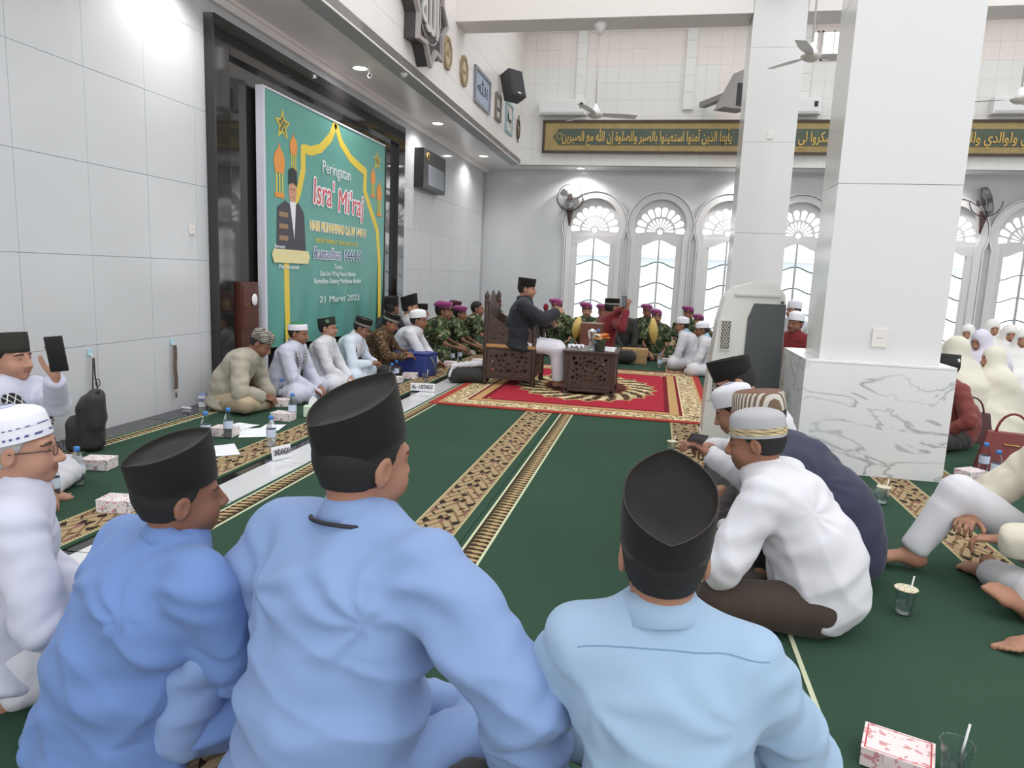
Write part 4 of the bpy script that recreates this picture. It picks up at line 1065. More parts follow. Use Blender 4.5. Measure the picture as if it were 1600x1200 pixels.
def _camo(nt, x, y, z, src):
    a, b, c_ = ring_noise(nt, src, 13, 2), ring_noise(nt, src, 17, 2), ring_noise(nt, src, 22, 1)
    o = mixc(nt, xgt(a, .52), lin((52, 66, 46)), lin((84, 98, 66))); o = mixc(nt, xgt(b, .58), o, lin((40, 36, 30))); return mixc(nt, xgt(c_, .63), o, lin((156, 150, 120)))
C_cm = mat('camouflage_cloth', rough=.85, spec=.2, pattern=_camo)
def _batik(nt, x, y, z, src):
    a, b = ring_noise(nt, src, 30, 2), ring_noise(nt, src, 55, 1)
    o = mixc(nt, xgt(a, .53), lin((66, 48, 36)), lin((98, 74, 50))); return mixc(nt, xgt(b, .68), o, lin((188, 178, 150)))
C_bt = mat('brown_batik_cloth', rough=.8, spec=.25, pattern=_batik)
def _kef(nt, x, y, z, src):
    u = xabs(xs(x*120 + z*120)); v = xabs(xs(x*120 - z*120)); return mixc(nt, xgt(xmin(u, v), .42), lin((214, 214, 216)), lin((34, 34, 36)))
C_kf = mat('black_white_chequered_scarf', rough=.9, spec=.1, pattern=_kef)
C_kfs = mat('black_scarf_white_diamonds', rough=.9, spec=.1, pattern=lambda nt, x, y, z, src: mixc(nt, xgt(xmax(xabs(xs(x*75 + z*75)), xabs(xs(x*75 - z*75))), .975), lin((44, 46, 44)), lin((205, 205, 205))))
C_bs = mat('pale_blue_scarf_cloth', (150, 184, 200), .9); C_vl = cloth('white_veil_cloth', (214, 212, 208)); C_vl2 = cloth('cream_veil_cloth', (208, 204, 190)); C_vp = cloth('lilac_veil_cloth', (204, 200, 214))
M_cap_w = mat('white_knit_cap', (220, 220, 228), .9, bump=.5, bscale=260)
M_cap_g = mat('grey_cap_cloth', (164, 164, 166), .9, bump=.3, bscale=300)
M_mag = mat('magenta_beret_felt', (132, 50, 104), .9, sheen=.3, vary=.08, vscale=20)
def ang_band(fn, base, ink, extra=None):
    def p(nt, x, y, z, src): return mixc(nt, fn(x, y, z), lin(base), lin(ink))
    return p

# foreground men seen from behind
person('man from behind in light blue shirt and black cap, black lanyard cord under his collar', None, -8, head_at=(dp(568, 717, 1.66)), lean=13, curl=8, twist=-10, side=0, head=(-22, -2, 0),
       legs='cross', arms={1: ((.40, .12, .16), (.8, -.5, -.1)), -1: ((-.42, .0, .05), (-.8, -.5, .1))}, shirt=C_b3, trousers=C_b3, h=.0085, fold=.015, fseed=5, ffs=.62, skin=0,
       cap=peci(hf=.128, hb=.082, tilt=15, size=1.0), extras=[collar(C_b3, w=.050, hgt=.046, lanyard=mat('black_cord', (34, 32, 40), .6))], build=1.14, bulk=.02, hem=.05, loose=.014)
person('man in a darker cornflower blue shirt from behind, left of the centre man', None, -22, head_at=(dp(279, 772, 1.76)), lean=10, curl=18, twist=-6, side=26, head=(-20, 2, 4),
       legs='cross', arms={1: ((.16, .34, .16), (.8, -.5, -.3)), -1: ((-.14, .34, .16), (-.8, -.4, -.3))}, shirt=C_b2, trousers=C_b2, h=.0095, fold=.015, fseed=12, ffs=.6, skin=3,
       cap=peci(hf=.125, hb=.086, tilt=8, size=1.02), extras=[collar(C_b2, hgt=.040)], build=1.18, bulk=.02, hem=.08, loose=.012)
person('man in a pale blue shirt and black cap seen squarely from behind, both ears showing', None, 0, head_at=(dp(1038, 862, 1.36)), side=-11, lean=9, curl=14, head=(2, 3, 0),
       legs={1: ((.43, .12, .13), (.06, .30, .055), (.9, .15, -.05), (.1, .1, 1)), -1: ((-.43, .12, .13), (-.10, .26, .055), (.9, .15, -.05), (.1, .1, 1))}, arms={1: ((.17, .34, .15), (.9, -.2, -.4)), -1: ((-.17, .34, .15), (-.9, -.2, -.4))}, shirt=C_b4, trousers=C_dk, h=.0085, fold=.008, fseed=8, ffs=.55, skin=4,
       cap=peci(hf=.128, hb=.080, tilt=18, size=1.02), extras=[collar(C_b4, w=.054, hgt=.038)], build=.91, bulk=.02, hem=.05, loose=.004)
def kband(P):
    pass
bl1 = mat('blue_stitched_band', rough=.8, pattern=lambda nt, x, y, z, src: mixc(nt, xgt(xs(xat(x, y)*0 + x*260)*xs(y*260) + 0, -2) * xgt(xs((x + y)*300), .1), lin((210, 212, 226)), lin((74, 78, 132))))
person('grey-haired man with glasses and white cap with blue stitching, white shirt, at left edge', None, -40, head_at=(dp(30, 700, 2.02)), lean=6, curl=12, twist=-4, head=(-20, 2, 0),
       legs='kneel', hipz=.15, shirt=C_wh2, trousers=C_wh, h=.0095, fold=.008, fseed=3, ffs=.6, skin=2, hair='grey', eyes=True, bulk=.02, build=1.02,
       cap=kopiah(M_cap_w, hgt=.088, tilt=10, rr=.99, z0=.146, band=[bl1, bl1], bandz=(.14, .22), button=mat('pale_blue_disc', (176, 180, 206), .8)), extras=[glasses, collar(C_wh2, stand=True)], hem=.05, loose=.010)
# right hand group bending over a telephone
def _gold(nt, x, y, z, src):
    a = xat(x, y)*16; return mixc(nt, xgt(xabs(xs(a + xs(z*420)*1.3)), .55), lin((112, 94, 62)), lin((196, 180, 140)))
gold_band = mat('gold_brown_plait_band', rough=.8, pattern=_gold)
person('man in a white shirt bending forward, grey cap with gold plaited band, right of centre', None, 62, head_at=(dp(1182, 688, 2.78)), lean=27, curl=26, twist=8, head=(12, -10, 0),
       legs='cross', arms={-1: ((-.14, .42, .20), (-.8, -.4, -.2)), 1: ((.14, .44, .20), (.8, -.3, -.2))}, shirt=C_wh, trousers=C_br, h=.0095, fold=.010, fseed=22, ffs=.6, skin=1,
       cap=kopiah(M_cap_g, hgt=.088, rr=1.0, z0=.140, tilt=2, band=gold_band, bandz=(.12, .42)), extras=[collar(C_wh, hgt=.034)], build=1.08, bulk=.035, loose=.012)
person('stooping man in a navy jacket beside the marble plinth, brown and white striped cap', None, 66, head_at=(dp(1184, 652, 3.25)), lean=36, curl=30, head=(6, -12, 0),
       legs='cross', shirt=C_nv, trousers=C_dk, h=.012, fold=.010, fseed=31, ffs=.6, skin=1, shirt_name='jacket', build=1.1, bulk=.04, loose=.015,
       cap=kopiah(mat('striped_cap_cloth', rough=.9, pattern=lambda nt, x, y, z, src: mixc(nt, xgt(xs((x + y)*330), 0), lin((190, 186, 176)), lin((112, 92, 76)))), hgt=.08, top=mat('brown_cap_top', (112, 82, 66), .9), dome=.004))
person('man with soft white cap looking down at a phone in the group at right', None, 78, head_at=(dp(1148, 640, 3.6)), lean=26, curl=22, head=(0, -24, 0),
       legs='cross', arms={-1: (dp(1106, 708, 3.22), (-.8, -.4, -.5)), 1: (dp(1110, 698, 3.36), (.8, -.4, -.5))}, shirt=C_wh, trousers=C_dk, h=.012, fold=.008, fseed=33, skin=0, hands=(1.1, 1.1),
       cap=kopiah(mat('soft_white_cap', (204, 204, 210), .9), hgt=.09, button=mat('grey_emblem', (150, 156, 172), .8)))
person('man in white shirt and black cap leaning in beside the air cooler', None, 100, head_at=(dp(1148, 596, 4.0)), lean=26, curl=22, head=(-4, -26, 6),
       legs='cross', shirt=C_wh, trousers=C_dk, h=.013, fold=.007, fseed=35, skin=2, cap=peci(hf=.11, hb=.075, tilt=2), extras=[collar(C_wh, hgt=.03)])
# at the right edge
person('man in cream tunic and white trousers with one knee raised, at right edge, barefoot', (1.86, 3.36, 0), 98, s=1., lean=12, curl=14, head=(0, 0, 0),
       legs={1: ((.10, .46, .40), (.13, .62, .09), (.25, 1, 0), (0, 0, 1)), -1: ((-.33, .34, .11), (.02, .34, .07), (1, .1, 0), (0, .1, 1))},
       arms={-1: ((-.14, .40, .27), (-.8, -.3, -.4)), 1: ((.07, .42, .30), (.8, -.3, -.3))}, shirt=C_cr, trousers=C_wh, h=.0115, fold=.010, fseed=41, ffs=.6, skin=4, hands=(1.0, 1.2), loose=.016, hem=.02)
person('person mostly outside the right edge with bare foot stretched onto the carpet', (2.27, 2.78, 0), 86, lean=10, legs={1: ((.14, .40, .22), (.12, .74, .06), (.1, .7, .5), (-.5, -.3, .6)), -1: ((-.10, .42, .12), (-.08, .80, .05), (-.5, 1, .12), (.3, .1, 1))},
       arms={1: ((.10, .50, .20), (.8, -.3, -.4)), -1: ((-.12, .46, .20), (-.8, -.3, -.4))}, shirt=C_vl2, trousers=C_dk, h=.0115, fold=.008, fseed=44, skin=4)
person('man in dull red shirt sitting behind the marble plinth, black cap with a white badge', None, 100, head_at=(dp(1480, 574, 5.8)), lean=12, curl=12, head=(8, 0, 0),
       legs='cross', shirt=C_mr2, trousers=C_dk, h=.014, fold=.008, fseed=46, skin=4, cap=peci(mat('charcoal_felt', (56, 56, 54), .9), hf=.09, hb=.085, tilt=0, badge=1.95), bulk=.08, build=1.15)
# left row along the wall
def row(label, px, py, Y, yaw=-90, **k):
    k.setdefault('h', .0155); k.setdefault('fold', .007); k.setdefault('legs', 'cross'); k.setdefault('eyes', True); k.setdefault('build', 1.12); k.setdefault('bulk', .025)
    return person(label, None, yaw, head_at=(px, py, Y), **k)
A_lap = {-1: ((-.10, .36, .14), (-.8, -.3, -.5)), 1: ((.10, .36, .14), (.8, -.3, -.5))}
A_read = {-1: ((-.08, .40, .26), (-.8, -.3, -.6)), 1: ((.08, .40, .26), (.8, -.3, -.6))}
cap_pat = mat('dark_patterned_cap', rough=.9, pattern=lambda nt, x, y, z, src: mixc(nt, xgt(xmax(xs(xat(x, y)*24)*xs(z*300), xs(z*420) - .35), .45), lin((58, 52, 46)), lin((176, 170, 156))))
person('young man in white at far left holding up a phone, dark diamond scarf', None, -84, head_at=(dp(14, 558, 3.55)), lean=4, curl=8, head=(0, 2, 0), legs={1: ((.30, .10, .10), (.02, .22, .055), (-.9, .1, -.05), (0, .1, 1)), -1: ((-.30, .10, .10), (-.02, .16, .055), (.9, .1, -.05), (0, .1, 1))}, h=.011, fold=.007, fseed=51, eyes=True,
       arms={-1: (dp(86, 592, 3.40), (-.5, -.2, -.9)), 1: ((.2, .3, .16), (.8, -.3, -.5))}, handdir=((.05, .12, 1), None), handup=((-1, .4, 0), (0, 0, 1)), hands=(.35, .5), shirt=C_wh2, trousers=C_wh, skin=2, bulk=0,
       cap=peci(mat('dark_green_black_felt', (46, 46, 42), .9), hf=.095, hb=.085, tilt=0), extras=[scarf(C_kfs, w=.10, ln=.34)])
row('man in grey-beige tunic and khaki trousers with patterned skullcap, head bowed, by the wall', 408, 536, 5.55, -78, lean=24, curl=30, head=(0, -32, 0), arms=A_lap, shirt=C_bg, trousers=C_kh, h=.011, fold=.010, fseed=61, skin=3, cap=kopiah(cap_pat, hgt=.085, tilt=8), loose=.015, hem=.05, extras=[collar(C_bg, stand=True)])
row('man in white with green-topped white cap and black and white chequered scarf', 466, 520, 6.15, -84, lean=12, curl=20, head=(0, -8, 0), arms=A_lap, shirt=C_wh2, robe=True, h=.011, fseed=62, skin=1,
    cap=kopiah(mat('white_cap_cloth', (214, 212, 222), .9), hgt=.065, tilt=10, top=mat('green_cap_crown', (44, 112, 74), .8), dome=.025), extras=[scarf(C_kf, w=.07, ln=.34), collar(C_wh2, stand=True)])
row('man in white tunic with black cap bearing a green emblem, glasses', 512, 512, 6.8, -80, lean=10, curl=16, head=(-4, 2, 0), arms=A_lap, shirt=C_wh, robe=True, h=.012, fseed=63, skin=2,
    cap=peci(mat('green_black_felt', (36, 38, 34), .9), hf=.09, hb=.085, tilt=8, badge=-1.1, bmat=mat('green_emblem', (70, 110, 72), .6)), extras=[glasses, collar(C_wh, stand=True)])
row('man in white with a shawl over his shoulders and a grey patterned cap, reading', 566, 512, 7.35, -84, lean=20, curl=24, head=(0, -22, 0), arms=A_read, shirt=cloth('bluish_white_cotton', (200, 210, 222)), robe=True, fseed=64, skin=1,
    cap=peci(M_felt, hf=.09, hb=.085, tilt=4, band=mat('grey_cap_panel', (122, 118, 114), .9)), extras=[scarf(C_wh, w=.12, ln=.36), glasses])
row('man in brown batik shirt and patterned cap holding out papers', 610, 504, 7.95, -84, lean=18, curl=24, head=(0, -22, 0), arms={-1: ((-.08, .44, .30), (-.8, -.3, -.6)), 1: ((.10, .48, .28), (.8, -.3, -.6))}, shirt=C_bt, trousers=C_dk, fseed=65, skin=1,
    cap=peci(M_felt, hf=.09, hb=.085, tilt=2, band=mat('silver_green_cap_band', (128, 134, 122), .8)))
row('man in white shirt and white round cap leaning forward, white cloth over his knee', 654, 500, 8.5, -82, lean=30, curl=22, head=(0, -4, 0), arms={-1: ((-.06, .52, .16), (-.8, -.3, -.2)), 1: ((.08, .56, .15), (.8, -.3, -.2))}, shirt=C_wh, robe=True, fseed=66, skin=1, cap=kopiah(mat('plain_white_cap', (226, 224, 228), .9), hgt=.085, tilt=10))
row('man with tall black cap half hidden behind the white-capped man', 641, 480, 8.95, -70, lean=6, curl=10, arms=A_lap, shirt=cloth('light_grey_cotton', (170, 168, 170)), trousers=C_dk, fseed=67, skin=2, cap=peci(hf=.14, hb=.10, tilt=8))
row('man with black cap and black vest over white, behind the leaning white-capped man', 658, 487, 9.5, -84, lean=10, curl=14, arms=A_lap, shirt=C_bk, trousers=C_dk, fseed=68, skin=0, cap=peci(hf=.085, hb=.085, tilt=2), extras=[scarf(C_wh, w=.05, ln=.3)])
row('man in black cap in the shadow at the right edge of the banner', 612, 480, 8.75, -40, lean=4, curl=8, head=(20, 0, 0), arms=A_lap, shirt=C_bk, trousers=C_dk, fseed=69, skin=3, cap=peci(hf=.11, hb=.10, tilt=4))
A_kn = {-1: ((-.12, .48, .22), (-.8, -.3, -.3)), 1: ((.14, .50, .20), (.8, -.3, -.3))}
ber = lambda: beret(M_mag)
row('soldier in camouflage and magenta beret, leaning forward, nearest the white-capped man', 693, 486, 9.6, -78, lean=26, curl=24, arms=A_kn, sleeve='short', shirt=C_cm, trousers=C_cm, fseed=70, skin=3, cap=ber(), build=1.05)
row('soldier in camouflage and magenta beret between two comrades at the left wall', 719, 490, 10.4, -84, lean=20, curl=20, arms=A_kn, sleeve='short', shirt=C_cm, trousers=C_cm, fseed=71, skin=3, cap=ber())
row('soldier with dark headgear behind the two magenta berets at the left wall', 711, 481, 11.2, -80, lean=6, curl=10, arms=A_lap, sleeve='short', shirt=C_cm, trousers=C_cm, fseed=72, skin=3, cap=beret(mat('dark_maroon_felt', (74, 34, 44), .9)))
row('bareheaded soldier in camouflage with short black hair left of the carved chair', 746, 482, 11.0, -86, lean=16, curl=18, arms=A_kn, sleeve='short', shirt=C_cm, trousers=C_cm, fseed=73, skin=1)
row('bareheaded soldier seen through the carved chair back', 775, 472, 12.2, -100, lean=4, curl=10, arms=A_lap, sleeve='short', shirt=C_cm, trousers=C_cm, fseed=74, skin=2)
# the speaker on the carved chair
person('speaker on the carved chair in black suit jacket, white sarong and black cap, hand raised', None, -84, head_at=(823, 451, 7.93), lean=2, curl=8, head=(-2, -3, 0), legs='chair', hipz=.54, h=.010, fold=.007, fseed=81, skin=4, eyes=True,
       arms={-1: ((-.10, .34, .78), (-.7, -.3, -.7)), 1: ((.06, .42, .92), (.8, -.3, -.6))}, handup=((-.8, 0, .4), (.7, 0, .3)), hands=(1.3, .9), shirt=C_bk, shirt_name='suit_jacket', trousers=None,
       cap=peci(hf=.095, hb=.095, tilt=-2), extras=[collar(C_wh, hgt=.03, stand=True), scarf(mat('dark_lapel', (30, 31, 36), .6), w=.05, ln=.24, t=.008)], hem=.05, bulk=.06, build=1.24, loose=.015)
def sarong(P, m=C_or):
    pr = []
    for sd in (-1, 1):
        hip, K, A, _, _ = P.LG[sd]; pr += [Cap(hip, K, .095, .085, k=.07), Cap(K, A + [0, 0, .03], .085, .075, k=.06, side=(0, 0, 1), flat=.3)]
    pr.append(Cap((0, .46, .47), (0, .48, .14), .10, .10, side=(1, 0, 0), fa=.08, fb=.08, k=.06, flat=.3))
    V, F = mesh_of(pr, .011); V = folds(V, normals(V, F), .010, 9, .6, dirs=[(1, .3, .1), (.6, 1, .1), (1, -.5, 0)]); V = smooth_v(V, F, 1)
    obj('sarong', npmesh('sarong', V, F), m, P.root)
SP = [o for o in bpy.data.objects if o.get('label', '').startswith('speaker on the carved')][0]
_P = Person(); _P.root = SP; _P.LG = {sd: (np.array([sd*.085, 0, .53]), np.array([sd*.11, .44, .50]), np.array([sd*.10, .48, .09]), 0, 0) for sd in (-1, 1)}; sarong(_P)
for sd in (-1, 1):
    MB().ball((sd*.10, .56, .035), (.045, .13, .035), 12).build('shoe', mat('black_leather', (28, 26, 26), .35), SP)
# soldiers and others by the far doors
def far(label, px, py, Y, yaw=180, **k):
    k.setdefault('h', .02); k.setdefault('fold', .006); k.setdefault('hand_h', .008); return row(label, px, py, Y, yaw, **k)
cm = dict(sleeve='short', shirt=C_cm, trousers=C_cm, arms=A_lap, cap=beret(M_mag))
far('soldier in magenta beret just right of the speaker, in front of the first arched door', 870, 480, 11.4, 175, lean=14, curl=14, fseed=91, skin=2, **cm)
far('soldier in magenta beret with a yellow object at his side, below the first arched door', 917, 485, 11.6, 185, lean=6, curl=12, fseed=92, skin=2, **cm)
far('soldier in magenta beret mostly hidden behind the photographer in maroon', 942, 487, 12.0, 180, lean=4, curl=12, fseed=93, skin=1, **cm)
far('soldier in magenta beret right behind a comrade, second arched door', 1012, 487, 12.4, 178, lean=6, curl=10, fseed=94, skin=1, **cm)
far('soldier in magenta beret facing us, beside the golden curved object, second arched door', 1026, 495, 11.6, 186, lean=8, curl=12, fseed=95, skin=0, **cm)
far('soldier in magenta beret behind the men in pale blue scarves', 1076, 490, 12.4, 170, lean=6, curl=10, fseed=96, skin=1, **cm)
far('soldier in magenta beret at far right of the soldiers, partly behind a white cap', 1092, 502, 12.0, 160, lean=16, curl=14, fseed=97, skin=2, **cm)
far('man in maroon shirt and black cap holding up a phone to photograph, by the doors', 957, 480, 10.9, -60, lean=10, curl=14, head=(0, 0, 0), arms={-1: (onY(972, 483, 10.62), (-.8, -.3, -.6)), 1: (onY(979, 484, 10.5), (.8, -.3, -.6))}, handup=((-.5, -1, 0), (.5, -1, 0)), handdir=((.1, .2, 1), (-.1, .2, 1)), shirt=C_mr, trousers=C_dk, cap=peci(hf=.085, hb=.085, tilt=0, band=mat('silver_green_cap_band')), fseed=98, skin=0, bulk=.03, build=1.05)
far('bareheaded man in dark clothes behind the photographer\'s raised phone', 976, 487, 12.2, 200, lean=6, arms=A_lap, shirt=C_dk, trousers=C_dk, fseed=99, skin=1)
far('man in white with white cap and pale blue scarf, farther from the air cooler', 1066, 508, 10.6, 78, lean=20, curl=20, head=(6, -8, 0), arms=A_lap, shirt=C_wh, robe=True, h=.014, fseed=100, skin=0, cap=kopiah(M_cap_w, hgt=.085, tilt=6), extras=[scarf(C_bs, w=.10, ln=.3)])
far('man in white with plain white cap and pale blue scarf, nearest the air cooler', 1097, 515, 10.0, 84, lean=16, curl=18, head=(10, -8, 0), arms=A_lap, shirt=C_wh, robe=True, h=.014, fseed=101, skin=3, cap=kopiah(M_cap_w, hgt=.075, tilt=4, dome=.03), extras=[scarf(C_bs, w=.10, ln=.32)])
far('man in maroon with a white cap seen between the cooler and the column', 1243, 505, 9.6, 140, lean=8, arms=A_lap, shirt=C_mr, trousers=C_dk, h=.016, fseed=102, skin=3, cap=kopiah(M_cap_w, hgt=.095, tilt=6))
far('person in white with a tall white cap behind the maroon man between cooler and column', 1240, 485, 12.4, 120, lean=4, arms=A_lap, shirt=C_wh, trousers=C_wh, fseed=103, skin=2, cap=kopiah(M_cap_w, hgt=.1))
# veiled women on the right
A_w = {-1: ((-.08, .26, .22), (-.5, -.3, -.8)), 1: ((.08, .26, .22), (.5, -.3, -.8))}
def woman(label, px, py, Y, yaw, m=C_vl, seed=1, **k):
    k.setdefault('head', (0, -6, 0)); return person(label, None, yaw, head_at=(px, py, Y), lean=8, curl=12, legs='cross', arms=A_w, shirt=m, robe=True, h=.018, fold=.006, hair=None, cap=veil(m, seed=seed), hand_h=.007, category='person', eyes=True, skin=4, feet=False, **k)
woman('woman in a long cream veil sitting directly behind the man in dull red', 1494, 546, 7.2, 40, C_vl2, 1)
woman('woman in a cream veil facing left, largest of the veiled group at right', 1552, 560, 7.3, 92, C_vl2, 2)
woman('woman in a lilac-white veil bowing her head, behind the largest veiled woman', 1533, 532, 8.8, 120, C_vp, 3, head=(0, -18, 0))
woman('woman in a white veil farthest left of the back row of veiled women', 1512, 520, 10.8, 150, C_vl, 4)
woman('woman in a white veil tallest in the back row beneath the arched door', 1550, 513, 11.2, 180, C_vl, 5)
woman('woman in a white veil under the wavy door bar at right, face towards us', 1577, 522, 10.2, 170, C_vl, 6)
woman('woman in a white veil cut by the right edge of the picture', 1600, 530, 9.2, 150, C_vl, 7)
# ================================================================ furniture and things
M_wood = mat('carved_dark_teak', (70, 52, 44), .45, bump=.8, bscale=55, bdist=.006, vary=.2, vscale=14)
M_wood2 = mat('dark_teak', (62, 46, 40), .4, bump=.3, bscale=30, vary=.15, vscale=9)
M_tan = mat('tan_gold_cushion', (170, 130, 84), .7, bump=.3, bscale=80)
def blob(cx, cz, r, rnd, n=9, e=1.):
    ph = rnd.uniform(0, 6); return [(cx + r*e*(1 + .3*sin(3*t + ph))*cos(t), cz + r*(1 + .3*sin(2*t + ph))*sin(t)) for t in [2*pi*i/n for i in range(n)]]
def pierced(name, x0, z0, x1, z1, t, seed, parent, loc, rot, dens=26, top=None, rr=(.007, .018)):
    rnd = random.Random(seed); holes = []; cxm = (x0 + x1)/2
    for _ in range(dens*6):
        if len(holes) >= dens: break
        r = rnd.uniform(*rr); x = rnd.uniform(x0 + .05, cxm - .012); z = rnd.uniform(z0 + .05, z1 - .045)
        if all((x - a)**2 + (z - b)**2 > (r*1.5 + c*1.5 + .006)**2 for a, b, c in holes): holes.append((x, z, r))
    hs = [blob(a, b, c, rnd) for a, b, c in holes] + [[(2*cxm - p[0], p[1]) for p in blob(a, b, c, rnd)][::-1] for a, b, c in holes]
    o = plate(name, [top or rect(x0, z0, x1, z1)] + hs, t, M_wood, parent, loc=loc, rot=rot)
    # raised carved scrolls around the openings
    m = MB()
    for a, b, c in holes:
        for xx in (a, 2*cxm - a): m.tube([(xx + (c*1.5)*cos(q), -t/2, b + (c*1.5)*sin(q)) for q in [2*pi*i/8 for i in range(7)]], .0035, 5)
    m.build('carving', M_wood2, parent, loc=loc, rot=rot); return o
ch = empty('carved_chair', (-1.90, 7.78, .024), label='dark carved wooden armchair with pierced panels and a tan seat cushion, on the red rug', cat='chair')
CW, CD = .62, .60                              # along X, along Y
def turned(h, top=True):
    p = [(.026, 0), (.030, .02), (.024, .06), (.028, .12), (.028, h - .16), (.024, h - .14), (.034, h - .12), (.022, h - .10)]
    if top: p += [(.030, h - .07), (.026, h - .04), (.012, h - .015), (.003, h)]
    return p
for x, h in ((.03, 1.06), (CW - .03, .72)):
    for y in (0, CD): MB().lathe(turned(h), 12).build('post', M_wood2, ch, loc=(x, y, 0))
for k, y in enumerate((0, CD)):
    pierced('side_panel', .05, .10, CW - .05, .40, .02, 3 + k, ch, (0, y, 0), (0, 0, 0), 20)
    arm = [(.05, .46), (CW - .05, .46), (CW - .05, .64), (CW - .12, .68), (CW - .2, .64), (CW - .34, .66), (CW - .46, .74), (.05, .80)]
    pierced('arm_panel', .05, .46, CW - .05, .66, .025, 13 + k, ch, (0, y, 0), (0, 0, 0), 5, top=arm, rr=(.006, .011))
    MB().box((.03, y - .014, .405), (CW - .03, y + .014, .425)).build('seat_rail', M_wood2, ch)
    MB().box((.03, y - .012, .07), (CW - .03, y + .012, .098)).build('bottom_rail', M_wood2, ch)
MB().box((.04, -.03, .428), (CW - .01, CD + .03, .468), bev=.014).build('seat_cushion', M_tan, ch)
bk = [(-CD + .03, .47), (-.03, .47), (-.03, .92), (-.12, .86), (-.2, .98), (-CD/2, 1.06), (-CD + .2, .98), (-CD + .12, .86), (-CD + .03, .92)]
pierced('backrest', -CD + .03, .5, -.03, .88, .025, 31, ch, (.03, 0, 0), (0, 0, -pi/2), 18, top=bk, rr=(.008, .02))
pierced('front_panel', -CD + .04, .10, -.04, .40, .02, 37, ch, (CW - .03, 0, 0), (0, 0, -pi/2), 16)
# small carved table
tb = empty('carved_table', (-.93, 7.52, .024), label='low dark carved table with pierced sides holding jug, bottle and flowers', cat='table')
TW, TD, TH = .55, .62, .47
for x in (.025, TW - .025):
    for y in (.025, TD - .025): MB().box((x - .025, y - .025, 0), (x + .025, y + .025, TH - .02), bev=.004).build('leg', M_wood2, tb)
pierced('front_panel', .05, .07, TW - .05, TH - .02, .02, 5, tb, (0, .02, 0), (0, 0, 0), 22)
pierced('back_panel', .05, .07, TW - .05, TH - .02, .02, 6, tb, (0, TD - .02, 0), (0, 0, 0), 16)
pierced('side_panel', -TD + .05, .07, -.05, TH - .02, .02, 7, tb, (TW - .02, 0, 0), (0, 0, -pi/2), 16)
pierced('side_panel', -TD + .05, .07, -.05, TH - .02, .02, 8, tb, (.02, 0, 0), (0, 0, -pi/2), 16)
MB().box((-.02, -.02, TH - .02), (TW + .02, TD + .02, TH + .005), bev=.006).build('table_top', M_wood2, tb)
MB().box((.01, .0, .03), (TW - .01, .03, .065), bev=.008).build('plinth_rail', M_wood2, tb)
zt = .024 + TH + .005
M_gls = mat('clear_glass', (245, 250, 250), .03, trans=1, ior=1.3, alpha=.6)
M_pet = mat('clear_plastic', (232, 240, 246), .08, trans=1, ior=1.2, alpha=.5); M_cap = mat('blue_bottle_cap', (70, 130, 200), .4); M_lblb = mat('pale_bottle_label', (196, 208, 226), .5)
M_water = mat('water', (225, 238, 242), .02, trans=1, ior=1.33, alpha=.55)
j = empty('glass_jug', (-.66, 7.68, zt), label='clear waisted glass water jug with lid on the carved table', cat='jug')
MB().lathe([(.030, 0), (.036, .01), (.034, .05), (.024, .09), (.030, .13), (.044, .18), (.046, .20)], 20, caps=False).build('glass', M_gls, j)
MB().lathe([(.029, .003), (.033, .012), (.032, .05), (.023, .088), (.023, .09)], 20).build('water', M_water, j)
MB().lathe([(.048, .202), (.048, .212), (.02, .216), (.02, .23)], 20).build('lid', M_trim, j)
def cloth_flat(name, label, cat, x, y, z, wx, wy, m, seed=0, hgt=.008, rzv=0, group=None):
    r = random.Random(seed); n = 8; V = []; 
    for a in range(n + 1):
        for b in range(n + 1): V.append((wx*(a/n - .5) + r.uniform(-.004, .004), wy*(b/n - .5) + r.uniform(-.004, .004), hgt*(.3 + abs(sin(a*1.3 + b*.9 + seed)))))
    F = [(a*(n+1)+b, (a+1)*(n+1)+b, (a+1)*(n+1)+b+1, a*(n+1)+b+1) for a in range(n) for b in range(n)]
    mb = MB().add(V, F, True).add([(v[0], v[1], 0) for v in V], [f[::-1] for f in F])
    return tag(mb.build(name, m, loc=(x, y, z), rot=(0, 0, rzv)), label, cat, group)
cloth_flat('runner', 'white patterned cloth hanging over the right side of the carved table', 'table cloth', -.50, 7.86, zt, .19, .55, mat('white_patterned_cloth', rough=.8, pattern=lambda nt, x, y, z, src: mixc(nt, xgt(ring_noise(nt, src, 60, 1), .58), lin((214, 214, 218)), lin((120, 110, 124)))), 2, .004)
cloth_flat('napkin_pack', 'crumpled pack of white napkins at the left of the carved table', 'napkins', -.82, 7.62, zt, .17, .14, mat('white_tissue', (224, 224, 230), .9), 5, .045)
def bottle(x, y, label, z=.0135, s=1., group=None, cat='bottle', rot=0):
    q = empty('water_bottle', (x, y, z), rot, label=label, cat=cat, group=group); q.scale = (s, s, s)
    MB().lathe([(.020, .0), (.029, .004), (.030, .02), (.028, .03), (.030, .04), (.028, .05), (.030, .06), (.030, .115), (.026, .135), (.013, .168), (.012, .180)], 18, caps=False).build('bottle_body', M_pet, q)
    MB().lathe([(.0305, .062), (.0308, .112)], 18, caps=False).build('bottle_label', M_lblb, q)
    MB().lathe([(.027, .004), (.0275, .1)], 14).build('water', M_water, q)
    MB().lathe([(.0145, .172), (.0145, .192), (.012, .195)], 14).build('bottle_cap', M_cap, q); return q
bottle(-.60, 7.76, 'small water bottle with white cap behind the jug on the carved table', zt, 1.15).children[-1].data.materials[0] = M_cap
vs = empty('flower_vase', (-.555, 7.60, zt), label='dark green square vase of orange flowers on the carved table', cat='vase')
MB().lathe([(.035, 0), (.042, .004), (.046, .11), (.044, .112), (.040, .02)], 4, sx=1.1, smooth=False).build('vase', mat('dark_green_ceramic', (52, 58, 46), .3), vs)
